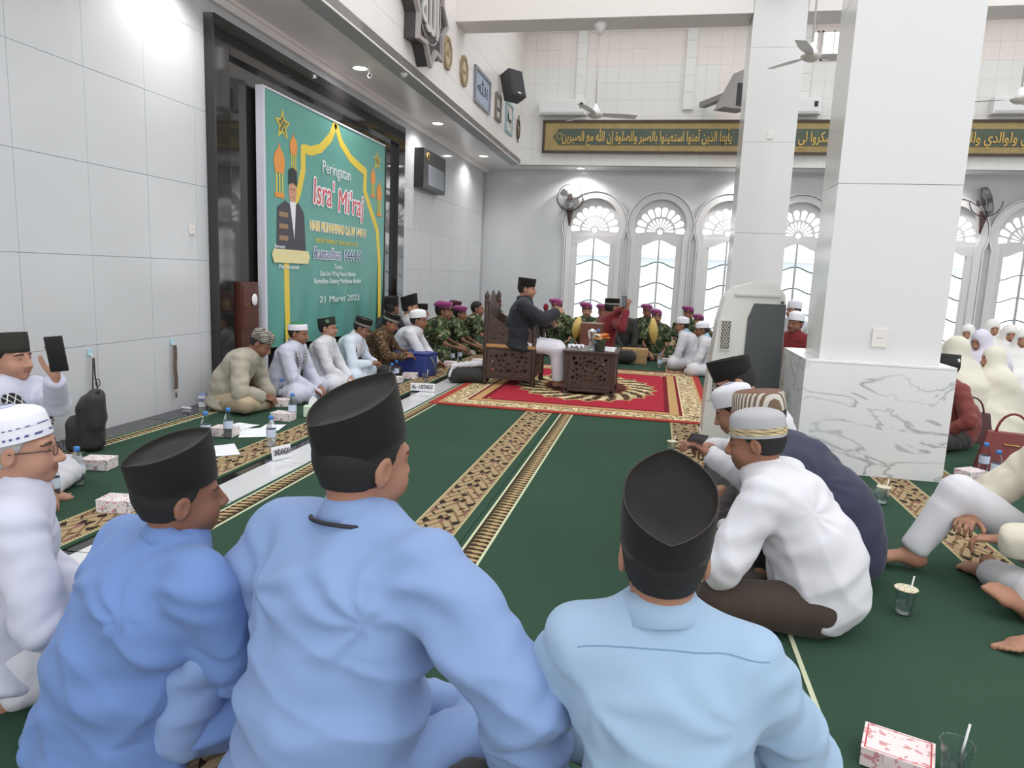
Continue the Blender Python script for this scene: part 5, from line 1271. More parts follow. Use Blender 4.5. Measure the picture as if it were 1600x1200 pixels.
rnd = random.Random(5)
for i in range(13):
    a = rnd.uniform(0, 6.28); r = rnd.uniform(.0, .085); x, y, z = r*cos(a), r*sin(a)*.7, .135 + rnd.uniform(0, .055)
    m = mat('orange_petals', (232, 132, 44), .6) if i % 4 else mat('white_petals', (232, 228, 214), .6); f_ = MB()
    for k in range(6):
        t = k*pi/3; f_.ball((x + .014*cos(t), y + .014*sin(t), z), (.013, .013, .007), 6)
    f_.ball((x, y, z + .005), .007, 6); f_.build('flower', m, vs)
for i in range(12):
    a = rnd.uniform(0, 6.28); MB().tube([(0, 0, .09), (.04*cos(a), .03*sin(a), .12), (.09*cos(a), .07*sin(a), .125 + rnd.uniform(-.02, .03))], [.004, .009, .002], 5, r2=None).build('leaf', mat('dark_leaf', (66, 92, 52), .6), vs)
# behind the table
p0, p1 = onY(905, 545, 9.9), onY(942, 508, 9.9)
b = empty('wooden_box', (p0.x, 9.9, .0135), label='upright reddish-brown wooden box standing beyond the carved table', cat='box')
MB().box((0, 0, 0), (p1.x - p0.x, .3, p1.z), bev=.01).build('body', mat('reddish_brown_veneer', (104, 66, 52), .45, vary=.08), b)
MB().box((.04, -.006, .06), (p1.x - p0.x - .04, .0, p1.z - .08)).build('front_panel', mat('reddish_brown_veneer'), b)
for (px, py, Y, lb, hgt, tl) in ((902, 512, 10.2, 'golden yellow curved shell shape standing left of the brown box', .32, .15), (1021, 517, 11.1, 'golden oval shell shape held before the soldier under the second arched door', .40, -.12)):
    c = onY(px, py, Y); m = MB(); rs = []
    for k in range(9):
        t = k/8; w_ = .07*sin(pi*min(max(t, .03), .97))**.55; zz = (t - .5)*hgt
        rs.append([(w_*cos(a), w_*.45*sin(a) - .05*sin(pi*t), zz) for a in [2*pi*i/12 for i in range(12)]])
    m.rings(rs); tag(m.build('golden_shell', mat('golden_yellow_lacquer', (196, 170, 96), .4), loc=c, rot=(0, tl, 0)), lb, 'ornament')
p0, p1 = fl(971, 568), fl(1010, 570)
b = empty('cardboard_box', (p0.x, p0.y, .0135), label='plain brown cardboard carton on the carpet beyond the table', cat='box'); w_ = p1.x - p0.x
M_cb = mat('brown_cardboard', (166, 134, 92), .8, vary=.06)
MB().box((0, 0, 0), (w_, .3, .20)).build('carton', M_cb, b); MB().box((-.01, -.004, .12), (w_ + .01, .304, .215)).build('carton_lid', mat('tan_cardboard', (178, 144, 98), .8), b)
MB().box((w_*.45, -.006, .0), (w_*.53, -.003, .21)).build('tape', mat('packing_tape', (190, 162, 112), .35), b)

# floral snack boxes, bottles, cups, papers
M_flor = mat('pink_floral_card', rough=.6, pattern=lambda nt, x, y, z, src: mixc(nt, xgt(ring_noise(nt, src, 95, 1), .62), mixc(nt, xgt(ring_noise(nt, src, 60, 1), .63), lin((224, 216, 216)), lin((206, 130, 136))), lin((120, 128, 128))))
def snack(x, y, label, rzv=0., w=.17, d=.12, hgt=.062, m=None, z=.0135, group=None, tuck=True):
    q = empty('snack_box', (x, y, z), rzv, label=label, cat='box', group=group); m = m or M_flor
    MB().box((-w/2, -d/2, 0), (w/2, d/2, hgt), bev=.003).build('box_body', m, q)
    MB().box((-w/2 - .001, -d/2 - .001, hgt), (w/2 + .001, d/2 + .001, hgt + .003)).build('box_lid', m, q)
    if tuck: MB().box((-w*.18, -d/2 - .002, hgt*.45), (w*.18, -d/2 - .001, hgt)).build('lid_tab', m, q)
    return q
def at(px, py): v = fl(px, py, .0135); return v.x, v.y
for px, py, lb, r_ in ((187, 796, 'pink floral snack box on the tan carpet band beside the man in cornflower blue', .15), (155, 731, 'pink floral snack box behind the bottle, on the green carpet near the black bag', .2),
                       (352, 680, 'pink floral snack box on papers in front of the grey-beige seated man', .1), (443, 656, 'pink floral snack box with ajar lid before the men at the wall', .0),
                       (438, 634, 'pink snack box standing open beside the bowed man\'s knee', .5), (617, 597, 'white pink snack box left of the blue cool bag', .1), (641, 591, 'white snack box in front of the blue cool bag', .2),
                       (704, 572, 'white pink snack box before the soldiers, near the chair', .1), (748, 568, 'white snack box close behind the carved chair', .1), (735, 553, 'farther white snack box behind the carved chair', .3),
                       (1515, 748, 'white snack box by the water bottles near the dull red handbag', .6), (1127, 790, 'small pink snack box by the seated men\'s feet at right', .1), (1036, 566, 'white snack box beside the cardboard carton', .2)):
    x, y = at(px, py); snack(x, y, lb, r_)
x, y = at(1532, 768); snack(x, y, 'plain tan card box on the carpet in front of the bottles at right', .5, .15, .11, .055, mat('tan_cardboard'))
x, y = at(1400, 1192); snack(x, y, 'pink floral snack box with red border cut by the bottom edge, at right', -.35, .17, .13, .05, mat('red_bordered_floral', rough=.6, pattern=lambda nt, x, y, z, src: mixc(nt, xgt(xmax(xabs(x)/.085, xabs(y)/.065), .88)*xlt(xmax(xabs(x)/.085, xabs(y)/.065), .93), mixc(nt, xgt(ring_noise(nt, src, 50, 2), .6), lin((222, 206, 206)), lin((196, 140, 140))), lin((180, 70, 70)))))
for i, (px, py, lb) in enumerate(((123, 757, 'water bottle with blue cap in front of the floral box near the black bag'), (84, 782, 'water bottle hidden behind the grey-haired man\'s shoulder'), (322, 690, 'water bottle with blue cap peeking over the cornflower man\'s black cap'),
                    (357, 683, 'water bottle with blue cap in front of the floral box on papers'), (424, 697, 'water bottle with blue cap on the tan band by the small name card'), (457, 655, 'water bottle with blue cap before the men in white'), (440, 628, 'water bottle with blue cap at the bowed man\'s hands'),
                    (612, 597, 'water bottle with blue cap left of the blue cool bag'), (619, 592, 'second water bottle touching the blue cool bag'), (505, 607, 'water bottle between the knees of the men in white'),
                    (707, 566, 'water bottle with blue cap nearest the soldiers\' hands'), (718, 564, 'water bottle close to the chair, right of the soldiers\' bottle'), (729, 545, 'water bottle farthest back left of the carved chair'),
                    (1535, 738, 'water bottle with blue cap beside the dull red handbag'), (1554, 752, 'water bottle partly behind the cream tunic at right'), (1030, 575, 'water bottle before the men with pale blue scarves'))):
    x, y = at(px, py); bottle(x, y, lb, s=1.12)
def cup(x, y, label, s=1., fill=.45, z=.0135, lid=True):
    q = empty('plastic_cup', (x, y, z), label=label, cat='cup'); q.scale = (s, s, s)
    MB().lathe([(.024, 0), (.0245, .002), (.034, .088), (.036, .090), (.0335, .087), (.0235, .004)], 20, caps=False).build('cup_wall', M_pet, q)
    MB().lathe([(.023, .003), (.023 + .0095*fill, .003 + .085*fill)], 20).build('water', M_water, q)
    if lid: MB().lathe([(.0375, .090), (.0375, .092)], 20).build('foil_lid', mat('printed_foil_lid', rough=.5, pattern=lambda nt, x, y, z, src: mixc(nt, xgt(ring_noise(nt, src, 120, 1), .55), lin((214, 208, 186)), lin((170, 150, 110)))), q)
    MB().cyl((.008, .0, .03), (.022, .006, .135), .0028, 8).build('straw', mat('clear_straw', (222, 226, 226), .3), q); return q
for px, py, lb, s_, l_ in ((1411, 958, 'plastic water cup with foil lid and straw before the bare foot', 1.15, 1), (1378, 786, 'plastic water cup with straw at the foot of the marble plinth', 1.1, 1),
                       (1488, 1216, 'plastic cup with straw cut by the bottom edge at right', 1.15, 0), (1049, 708, 'small plastic cup on the tan band left of the phone user', 1.0, 1), (1364, 785, 'small cup beside the navy jacket', .9, 0), (665, 597, 'glass on the tan band beside the blue cool bag', 1.1, 0)):
    x, y = at(px, py); cup(x, y, lb, s_, lid=bool(l_))
def paper(px, py, w_, d_, r_, lb, z=.0150):
    v = fl(px, py, z); q = MB(); n = 6; V = []; F = []
    for a in range(n + 1):
        for b_ in range(n + 1): V.append((w_*(a/n - .5), d_*(b_/n - .5), .001 + .006*(a/n)**3*(b_/n)))
    F = [(a*(n+1)+b_, (a+1)*(n+1)+b_, (a+1)*(n+1)+b_+1, a*(n+1)+b_+1) for a in range(n) for b_ in range(n)]
    q.add(V, F, True).add([(a, b_, c - .0006) for a, b_, c in V], [f[::-1] for f in F])
    tag(q.build('paper_sheet', mat('white_paper', (222, 224, 228), .8), loc=v, rot=(0, 0, r_)), lb, 'paper')
paper(398, 676, .21, .30, .5, 'white paper sheet on the green carpet, right of the floral box'); paper(368, 668, .21, .30, -.2, 'white paper sheet under the floral box before the bowed man', .0145)
paper(345, 704, .21, .30, .7, 'white paper sheet partly behind the cornflower man\'s cap'); paper(425, 668, .16, .21, .2, 'crumpled white paper piece beside the name card bottle', .0155)
paper(882, 1108, .12, .18, .3, 'white paper corner at the left elbow of the pale blue shirt'); paper(500, 612, .21, .3, .1, 'white booklet on the lap side of the men in white')
for px, py, lb, tx, a0 in ((660, 611, 'white name card reading AL - USTADZ standing on the marble strip', 'AL - USTADZ', .12), (441, 716, 'small upright white name card with black letters leaning on the carpet edge', 'UNDANGAN', 1.15)):
    v = fl(px, py, .014); q = empty('name_card', (v.x, v.y, .0135), a0, label=lb, cat='sign')
    w_ = .26 if 'AL' in tx else .15
    MB().box((-w_/2, -.002, 0), (w_/2, .002, .085), M=Matrix.Rotation(-.2, 4, 'X')).build('card', mat('white_card', (226, 226, 228), .6), q)
    text('lettering', tx, .055, mat('black_ink', (30, 30, 34), .7), q, loc=(0, -.004, .045), rot=(pi/2 - .2, 0, 0), ext=.0006, width=w_*.88, off=.0012)
# tissue packet, pale green with orange
x, y = at(487, 650); q = snack(x, y, 'pale green tissue box with orange side and a tissue standing out', .3, .12, .10, .085, mat('pale_green_card', (204, 222, 196), .6), tuck=False)
MB().box((.0605, -.04, .0), (.066, .04, .085)).build('orange_side', mat('orange_card', (232, 120, 62), .6), q)
MB().add([(-.03, 0, .088), (.03, 0, .088), (.045, .01, .15), (.01, 0, .175), (-.02, -.01, .14), (-.03, .004, .088), (.03, .004, .088), (.045, .014, .15), (.01, .004, .175), (-.02, -.006, .14)], [(0, 1, 2, 3, 4), (9, 8, 7, 6, 5)]).build('tissue', mat('white_tissue'), q)
# bags
x, y = at(640, 590)
q = empty('cool_bag', (x - .03, y + .28, .0135), -.15, label='royal blue soft cool bag with grey strap on the carpet before the batik-shirted man', cat='bag')
M_blu = mat('royal_blue_nylon', (48, 62, 128), .55, bump=.3, bscale=20, bdist=.01)
MB().box((-.23, -.15, 0), (.23, .15, .26), bev=.03).build('bag_body', M_blu, q); MB().box((-.232, -.152, .262), (.232, .152, .285), bev=.008).build('bag_lid', M_blu, q)
MB().box((-.16, -.158, .05), (.16, -.152, .20), bev=.003).build('pocket', M_blu, q); MB().tube([(.235, -.05, .24), (.28, -.02, .14), (.27, .02, .03), (.24, .05, .0)], .012, 6, r2=.003).build('strap', mat('grey_webbing', (96, 104, 104), .8), q)
q = empty('backpack', (-3.66, 3.98, .012), -.9, label='black soft backpack leaning against the white wall at left', cat='bag')
V, F = mesh_of([Bx((0, 0, .17), (.16, .075, .17), .05), Bx((.01, .03, .26), (.155, .05, .12), .04), Bx((0, -.10, .10), (.13, .04, .10), .03)], .012, cut=lambda x, y, z: .002 - z)
V = folds(V, normals(V, F), .010, 4, .6); obj('bag_body', npmesh('bag_body', V, F), mat('black_nylon', (44, 44, 42), .7, bump=.4, bscale=25, bdist=.008), q)
MB().tube([(.06, .05, .35), (.09, .06, .40), (.12, .05, .39), (.11, .05, .345)], .010, 6, r2=.003).build('carry_loop', mat('black_webbing', (34, 34, 34), .8), q)
MB().tube([(-.12, .0, .34), (-.19, -.03, .28), (-.20, -.04, .15), (-.14, -.03, .05)], .018, 6, r2=.005).build('shoulder_strap', mat('black_webbing'), q)
MB().tube([(-.1, -.075, .27), (0, -.085, .28), (.10, -.075, .27)], .003, 5).build('zip', mat('dark_zip', (70, 70, 70), .5), q)
x, y = at(724, 600)
q = empty('travel_bag', (x + .02, y + .12, .0135), .1, label='black bag with a white folded cloth over it left of the carved chair', cat='bag')
V, F = mesh_of([Cap((-.14, 0, .09), (.16, 0, .10), .10, .10, k=.05)], .014, cut=lambda x, y, z: .002 - z); obj('bag_body', npmesh('bag_body', folds(V, normals(V, F), .008, 2), F), mat('black_nylon'), q)
V, F = mesh_of([Cap((-.16, -.02, .19), (.16, 0, .24), .045, .05, side=(0, 1, 0), fa=.03, fb=.035, k=.03), Cap((-.16, -.05, .19), (-.19, -.08, .08), .05, .04, side=(0, 1, 0), fa=.02, fb=.02, k=.03)], .012); tag(obj('folded_cloth', npmesh('folded_cloth', folds(V, normals(V, F), .01, 3) , F), C_wh, loc=q.location + Vector((0, 0, .0))), 'white folded cloth lying over the black bag left of the carved chair', 'cloth')
for (px, py, Z, lb, m_, sc_) in ((1562, 690, 0, 'dull red leather handbag behind the water bottles at the right edge', mat('dull_red_leather', (120, 50, 48), .45), 1.0), (1560, 660, 0, 'dark maroon handbag with gold chain, behind the red handbag at right', mat('dark_maroon_leather', (76, 34, 38), .4), .9)):
    v = fl(px, py + 60, 0); q = empty('handbag', (v.x + (.15 if sc_ == 1 else .05), v.y + (.25 if sc_ == 1 else .7), .0135), -.3, label=lb, cat='bag'); q.scale = (sc_,)*3
    MB().rings([[( (.20 - .05*t)*(1 if i in (1, 2) else -1), (.09 - .05*t)*(1 if i in (2, 3) else -1), .28*t) for i in range(4)] for t in (0, .1, .5, .9, 1)], smooth=False).build('bag_body', m_, q)
    MB().tube([(.1*cos(a), 0, .26 + .16*sin(a)) for a in [pi*i/10 for i in range(11)]], .009, 6).build('handle', m_, q)
    MB().tube([(-.05 + .011*i, -.062 - .004*(i % 2), .20) for i in range(10)], .005, 5).build('chain', mat('brass'), q)
v = fl(318, 636, 0)
q = empty('milk_carton', (v.x, v.y, .006), .2, label='small white carton with blue print standing against the wall left of the bowed man', cat='carton')
MB().box((-.03, -.03, 0), (.03, .03, .10)).build('carton_body', mat('white_card'), q); MB().add([(-.03, -.03, .1), (.03, -.03, .1), (.03, .03, .1), (-.03, .03, .1), (-.03, 0, .125), (.03, 0, .125)], [(0, 1, 5, 4), (2, 3, 4, 5), (0, 4, 3), (1, 2, 5)]).build('gable_top', mat('blue_grey_print', (120, 128, 160), .6), q)
MB().box((-.0305, -.0305, .045), (.0305, .0305, .075)).build('printed_band', mat('blue_grey_print'), q)
v = fl(292, 643, 0); cloth_flat('crumpled_tissue', 'crumpled white tissue on the dark kerb left of the carton', 'tissue', v.x, v.y, .005, .07, .05, mat('white_tissue'), 9, .03)

# phones, microphone
M_ph = mat('black_phone_glass', (26, 27, 30), .15)
def phone(c, fwd, up, label, s=1.):
    Mr = rot_to(fwd, up); q = empty('mobile_phone', c, label=label, cat='phone'); q.rotation_euler = Matrix(Mr.tolist()).to_euler()
    MB().box((-.038*s, -.004, -.08*s), (.038*s, .004, .08*s), bev=.003).build('phone_case', M_ph, q); MB().box((-.034*s, -.0052, -.074*s), (.034*s, -.0042, .074*s)).build('phone_screen', mat('grey_screen', (120, 126, 134), .2), q)
    return q
PH = {'left': dp(88, 553, 3.30)}
phone(PH['left'], (.35, -.9, -.05), (-.12, 0, 1), 'dark mobile phone held upright by the young man at far left', 1.05)
phone(onY(975, 471, 10.45) , (.45, .88, 0), (0, 0, 1), 'black mobile phone held up by the man in maroon', 1.0)
phone(dp(1086, 690, 3.24), (0, .6, .8), (.2, -.8, .6), 'mobile phone held low by the white-capped man at right')
mc = empty('microphone', onY(853, 480, 7.75), label='microphone with red foam windscreen held before the speaker', cat='microphone')
MB().ball((0, 0, 0), (.030, .030, .042), 14).build('windscreen', mat('dark_red_foam', (110, 26, 32), .95, bump=.5, bscale=200), mc)
MB().cyl((0, 0, -.035), (-.02, .01, -.17), .015, 12, .011).build('handle', M_dark, mc)

# evaporative air cooler
co = empty('air_cooler', (.44, 5.80, .0135), label='tall white evaporative air cooler with lattice grilles and dark side, left of the front column', cat='air cooler')
M_ac = mat('ivory_plastic', (206, 204, 198), .35); M_acg = mat('dark_grey_panel', (66, 69, 70), .4)
w_, d_ = .56, .36
prof = [(0, 0), (0, .22), (.012, .5), (.05, .95), (.09, 1.16), (.16, 1.24), (.30, 1.28), (.46, 1.27), (.53, 1.20), (.55, 1.1), (.56, 0)]
rs = []
MB().add([(x, y, z) for y in (0, d_) for x, z in prof], [tuple(range(len(prof)))[::1], tuple(range(2*len(prof) - 1, len(prof) - 1, -1))] + [(i, i + len(prof), (i+1) % len(prof) + len(prof), (i+1) % len(prof)) for i in range(len(prof))]).build('housing', M_ac, co)
MB().add([(.26, -.012, .12), (.555, -.012, .12), (.545, -.012, 1.12), (.31, -.012, 1.12), (.27, -.012, 1.0), (.29, 0, .12), (.555, 0, .12), (.545, 0, 1.12), (.31, 0, 1.12), (.27, 0, 1.0)], [(0, 1, 2, 3, 4), (0, 5, 6, 1), (1, 6, 7, 2), (2, 7, 8, 3), (3, 8, 9, 4), (4, 9, 5, 0)]).build('dark_panel', M_acg, co)
for (x0, z0, x1, z1) in ((.07, .74, .155, .98), (.035, .34, .15, .60)):
    plate('grille_frame', [rect(x0, z0, x1, z1), rect(x0 + .008, z0 + .008, x1 - .008, z1 - .008)], .014, M_ac, co, loc=(0, -.008, 0))
    MB().box((x0 + .006, -.004, z0 + .006), (x1 - .006, -.001, z1 - .006)).build('grille_backing', mat('brown_filter', (88, 82, 70), .9), co)
    g = MB(); n = 12
    for k in range(-10, 18):
        for sgn in (1, -1):
            a = x0 + .02*k if sgn > 0 else x1 - .02*k; pts = []
            for t in range(21):
                zz = z0 + (z1 - z0)*t/20; xx = a + sgn*(zz - z0)*.62
                if x0 + .007 < xx < x1 - .007: pts.append((xx, -.009, zz))
            if len(pts) > 1: g.tube([pts[0], pts[-1]], .0035, 4)
    tag(g.build('grille_lattice', mat('pale_lattice', (196, 193, 184), .5), co), kind='stuff')
MB().box((.16, -.02, 1.17), (.50, .0, 1.19), bev=.006).build('handle_recess', mat('pale_grey_plastic', (184, 184, 182), .4), co)
MB().box((.505, -.02, 1.125), (.525, -.008, 1.145)).build('latch', M_dark, co); MB().box((-.01, .02, 0), (.57, d_ - .02, .04), bev=.01).build('base', M_ac, co)
MB().box((.0, -.006, .325), (.27, -.001, .332)).build('seam', mat('pale_grey_plastic'), co)

# ---------------------------------------------------------------- things on the walls
def wallframe(y0, y1, z0, z1, label, mframe, mface, cat='picture', body=None, inner=None, slug='framed_calligraphy'):
    q = empty(slug, (XF + .001, (y0 + y1)/2, (z0 + z1)/2), label=label, cat=cat, group=None); w_, h_ = y1 - y0, z1 - z0
    plate('frame', [rect(-w_/2, -h_/2, w_/2, h_/2), rect(-w_/2 + .05, -h_/2 + .05, w_/2 - .05, h_/2 - .05)], .04, mframe, q, loc=(.02, 0, 0), rot=(0, 0, pi/2))
    MB().box((.001, -w_/2 + .05, -h_/2 + .05), (.018, w_/2 - .05, h_/2 - .05)).build('picture', mface, q)
    if body: text('lettering', arab(body), h_*.42, mat('dark_green_ink', (58, 78, 84), .6), q, loc=(.022, 0, 0), rot=(pi/2, 0, pi/2), ext=.002, width=(w_ - .1)*.72)
    return q
M_ps = mat('silver_blue_relief', (166, 176, 196), .45, bump=.8, bscale=25, bdist=.02); M_pf = mat('grey_frame', (138, 140, 150), .4)
wallframe(11.37, 12.40, 3.98, 4.53, 'large silver-blue framed calligraphy picture on the gallery wall', M_pf, M_ps, body='الله')
wallframe(12.84, 13.26, 4.03, 4.48, 'narrow white picture with thin brown frame, next to the silver-blue picture', mat('thin_brown_frame', (128, 116, 108), .5), mat('cream_print', (206, 200, 194), .6), body='محمد')
wallframe(13.72, 14.33, 3.99, 4.56, 'picture with pale turquoise border and dark script', mat('turquoise_border', (156, 180, 184), .5), mat('cream_print'), body='بسم الله')
for y0, y1, lb in ((9.70, 10.06, 'bronze oval plaque with Arabic letters nearest the black star plaque'), (10.56, 10.93, 'bronze oval plaque between the first oval and the silver-blue picture')):
    c = (y0 + y1)/2; q = empty('oval_plaque', (XF + .001, c, 4.252), label=lb, cat='plaque'); a, b_ = (y1 - y0)/2, .215
    oc = lambda s_: [(a*s_*cos(2*pi*i/8 + pi/8)*1.05, b_*s_*sin(2*pi*i/8 + pi/8)*1.05) for i in range(8)]
    plate('rim', [oc(1), oc(.72)], .035, mat('bronze_relief', (150, 130, 100), .5, bump=.6, bscale=60), q, loc=(.018, 0, 0), rot=(0, 0, pi/2))
    plate('face', [oc(.72)], .02, mat('pale_bronze', (190, 178, 150), .5), q, loc=(.011, 0, 0), rot=(0, 0, pi/2))
    text('lettering', arab('الله') if '9' in str(y0)[:1] else arab('محمد'), .15, mat('bronze_relief'), q, loc=(.024, 0, 0), rot=(pi/2, 0, pi/2), ext=.002, width=a*.8)
q = empty('wall_emblem', (XF + .001, 14.96, 4.26), label='thin dark metal ring emblem farthest along the gallery wall', cat='ornament')
MB().tube([(.02, .12*cos(t), .19*sin(t)) for t in [2*pi*i/24 for i in range(24)]], .016, 6, closed=True).build('ring', mat('dark_bronze_frame'), q)
MB().cyl((.02, 0, .18), (.02, 0, .27), .012, 8).build('top_spike', mat('dark_bronze_frame'), q); MB().cyl((.02, 0, -.18), (.02, 0, -.27), .012, 8).build('bottom_spike', mat('dark_bronze_frame'), q); MB().ball((.02, 0, 0), .05, 10).build('boss', mat('bronze_relief'), q)
# black eight-pointed star plaque with Allah
q = empty('star_plaque', (XF + .001, 8.68, 4.40), label='large black star-shaped plaque with raised silver Arabic calligraphy, top of the gallery wall', cat='plaque')
def star8(r, r2): return [((r if i % 2 == 0 else r2)*cos(pi*i/8), (r if i % 2 == 0 else r2)*sin(pi*i/8)) for i in range(16)]
plate('body', [star8(.66, .49)], .15, mat('charcoal_lacquer', (62, 60, 60), .4), q, loc=(.076, 0, 0), rot=(0, 0, pi/2))
plate('rim', [star8(.68, .505), star8(.61, .45)], .05, mat('silver_grey_rim', (158, 150, 150), .4), q, loc=(.17, 0, 0), rot=(0, 0, pi/2))
MB().tube([(.16, .40*cos(t), .40*sin(t)) for t in [2*pi*i/32 for i in range(32)]], .01, 6, closed=True).build('inner_ring', mat('silver_grey_rim'), q)
text('lettering', '\uFDF2', .72, mat('silver_letter', (190, 188, 184), .4), q, loc=(.165, 0, -.06), rot=(pi/2, 0, pi/2), ext=.012, width=.62, off=.006)
# loudspeaker on the gallery corner
q = empty('loudspeaker', (XF + .25, 13.2, 4.66), .9, label='black loudspeaker box mounted at the corner above the framed pictures', cat='speaker'); q.rotation_euler = (R(-18), 0, .9)
MB().box((-.16, -.13, -.25), (.16, .13, .25), bev=.01).build('cabinet', mat('charcoal_box', (62, 62, 64), .6), q); MB().box((-.145, -.138, -.235), (.145, -.130, .235)).build('grille', mat('dark_mesh', (50, 50, 52), .7), q); MB().box((-.03, -.14, -.21), (.03, -.138, -.18)).build('label_plate', mat('silver_badge'), q)
MB().cyl((0, .13, 0), (-.05, .24, .0), .02, 8).build('bracket', M_dark, q)
# wall television / running text box
q = empty('wall_screen', (XL + .002, 11.85, 2.93), label='black wall-mounted display box with gold emblem, right of the black panel', cat='display')
MB().box((0, -.60, -.31), (.16, .60, .31), bev=.008).build('casing', mat('black_gloss_case', (40, 40, 42), .3), q)
MB().box((.161, -.36, -.25), (.166, .52, .08)).build('screen', mat('grey_screen'), q)
MB().tube([(.168, -.40 + .055*cos(t), .20 + .055*sin(t)) for t in [2*pi*i/16 for i in range(14)]], .009, 6).build('emblem', mat('gilt_lettering'), q)
# split air conditioners
def aircon(px0, px1, label):
    a, b_ = onY(px0, 170, YU - .12), onY(px1, 170, YU - .12); q = empty('air_conditioner', ((a.x + b_.x)/2, YU - .01, 4.75), label=label, cat='air conditioner'); w_ = (b_.x - a.x)/2
    MB().box((-w_, -.22, -.16), (w_, -.0, .15), bev=.03).build('housing', M_trim, q)
    MB().box((-w_ + .04, -.228, -.145), (w_ - .04, -.20, -.10), bev=.004).build('louvre', mat('pale_grey_plastic'), q); MB().box((w_ - .14, -.226, -.02), (w_ - .07, -.219, .08)).build('display_window', M_dark, q)
aircon(843, 917, 'white split air conditioner above the left end of the calligraphy board'); aircon(1216, 1282, 'white split air conditioner seen between the two columns'); aircon(1548, 1622, 'white split air conditioner at upper right above the calligraphy board')
# hooks with prayer beads, sockets
for px, py, zz, lb, loop in ((140, 552, .28, 'dark cord loop hanging from a pale blue wall hook, nearer the phone holder', 1), (268, 535, .17, 'brown prayer bead strand hanging from a pale blue wall hook, nearer the black panel', 0)):
    v = onX(px, py, XL + .004); q = empty('wall_hook', v, label=('pale blue adhesive wall hook holding the dark cord loop' if loop else 'pale blue adhesive wall hook holding the brown bead strand'), cat='hook')
    MB().box((0, -.022, -.02), (.006, .022, .03), bev=.003).build('hook_pad', mat('pale_blue_plastic', (166, 206, 216), .4), q); MB().tube([(.006, 0, .0), (.02, 0, -.02), (.022, 0, -.035), (.032, 0, -.03)], .004, 6).build('hook_arm', M_trim, q)
    h_ = v.z - zz - .03; s_ = empty('cord_loop' if loop else 'prayer_beads', v + Vector((.03, 0, -.03)), label=lb, cat='cord' if loop else 'beads')
    if loop:
        pts = [(0, .004, 0), (0, .008, -h_*.55), (0, .022, -h_*.7), (0, .020, -h_*.95), (0, 0, -h_), (0, -.020, -h_*.95), (0, -.016, -h_*.6), (0, -.004, 0)]
        MB().tube(pts, .005, 6, closed=True).build('cord', mat('brown_black_cord', (66, 54, 48), .7), s_); MB().tube([(0, .03 + .02*cos(t), -h_*.68 + .03*sin(t)) for t in [2*pi*i/12 for i in range(12)]], .0035, 5, closed=True).build('small_ring', mat('brown_black_cord'), s_)
    else:
        bm_ = mat('brown_beads', (96, 76, 58), .5); be = MB().ball((0, 0, 0), .010, 8).mesh('bead'); be.materials.append(bm_)
        for k in range(int(h_/.019)):
            for sg in (-1, 1):
                o = bpy.data.objects.new('bead', be); COL.objects.link(o); o.parent = s_; o.location = (0, sg*.011 + .004*sin(k*.5), -.019*k)
        MB().cyl((0, 0, -h_), (0, 0, -h_ - .05), .008, 8).build('tassel', bm_, s_)
def socket(v, rot, label, two=True, s=1.):
    q = empty('wall_socket', v, label=label, cat='socket'); q.rotation_euler = rot
    MB().box((-.055*s, -.012, -.07*s), (.055*s, 0, .07*s), bev=.004).build('plate', mat('ivory_switch', (216, 212, 206), .4), q)
    for sx in (-1, 1): MB().cyl((sx*.012*s, -.0125, 0), (sx*.012*s, -.0135, 0), .004*s, 8).build('hole', M_dark, q)
socket((1.505, 5.199, .955), (0, 0, 0), 'white wall socket on the front face of the near column', s=.9)
socket((XL + .001, 5.56, 1.55), (0, 0, pi/2), 'white wall switch on the left wall beside the black panel', s=.6)
socket((1.33, 10.299, 3.26), (0, 0, 0), 'small white switch on the farther column, high up', s=.7)
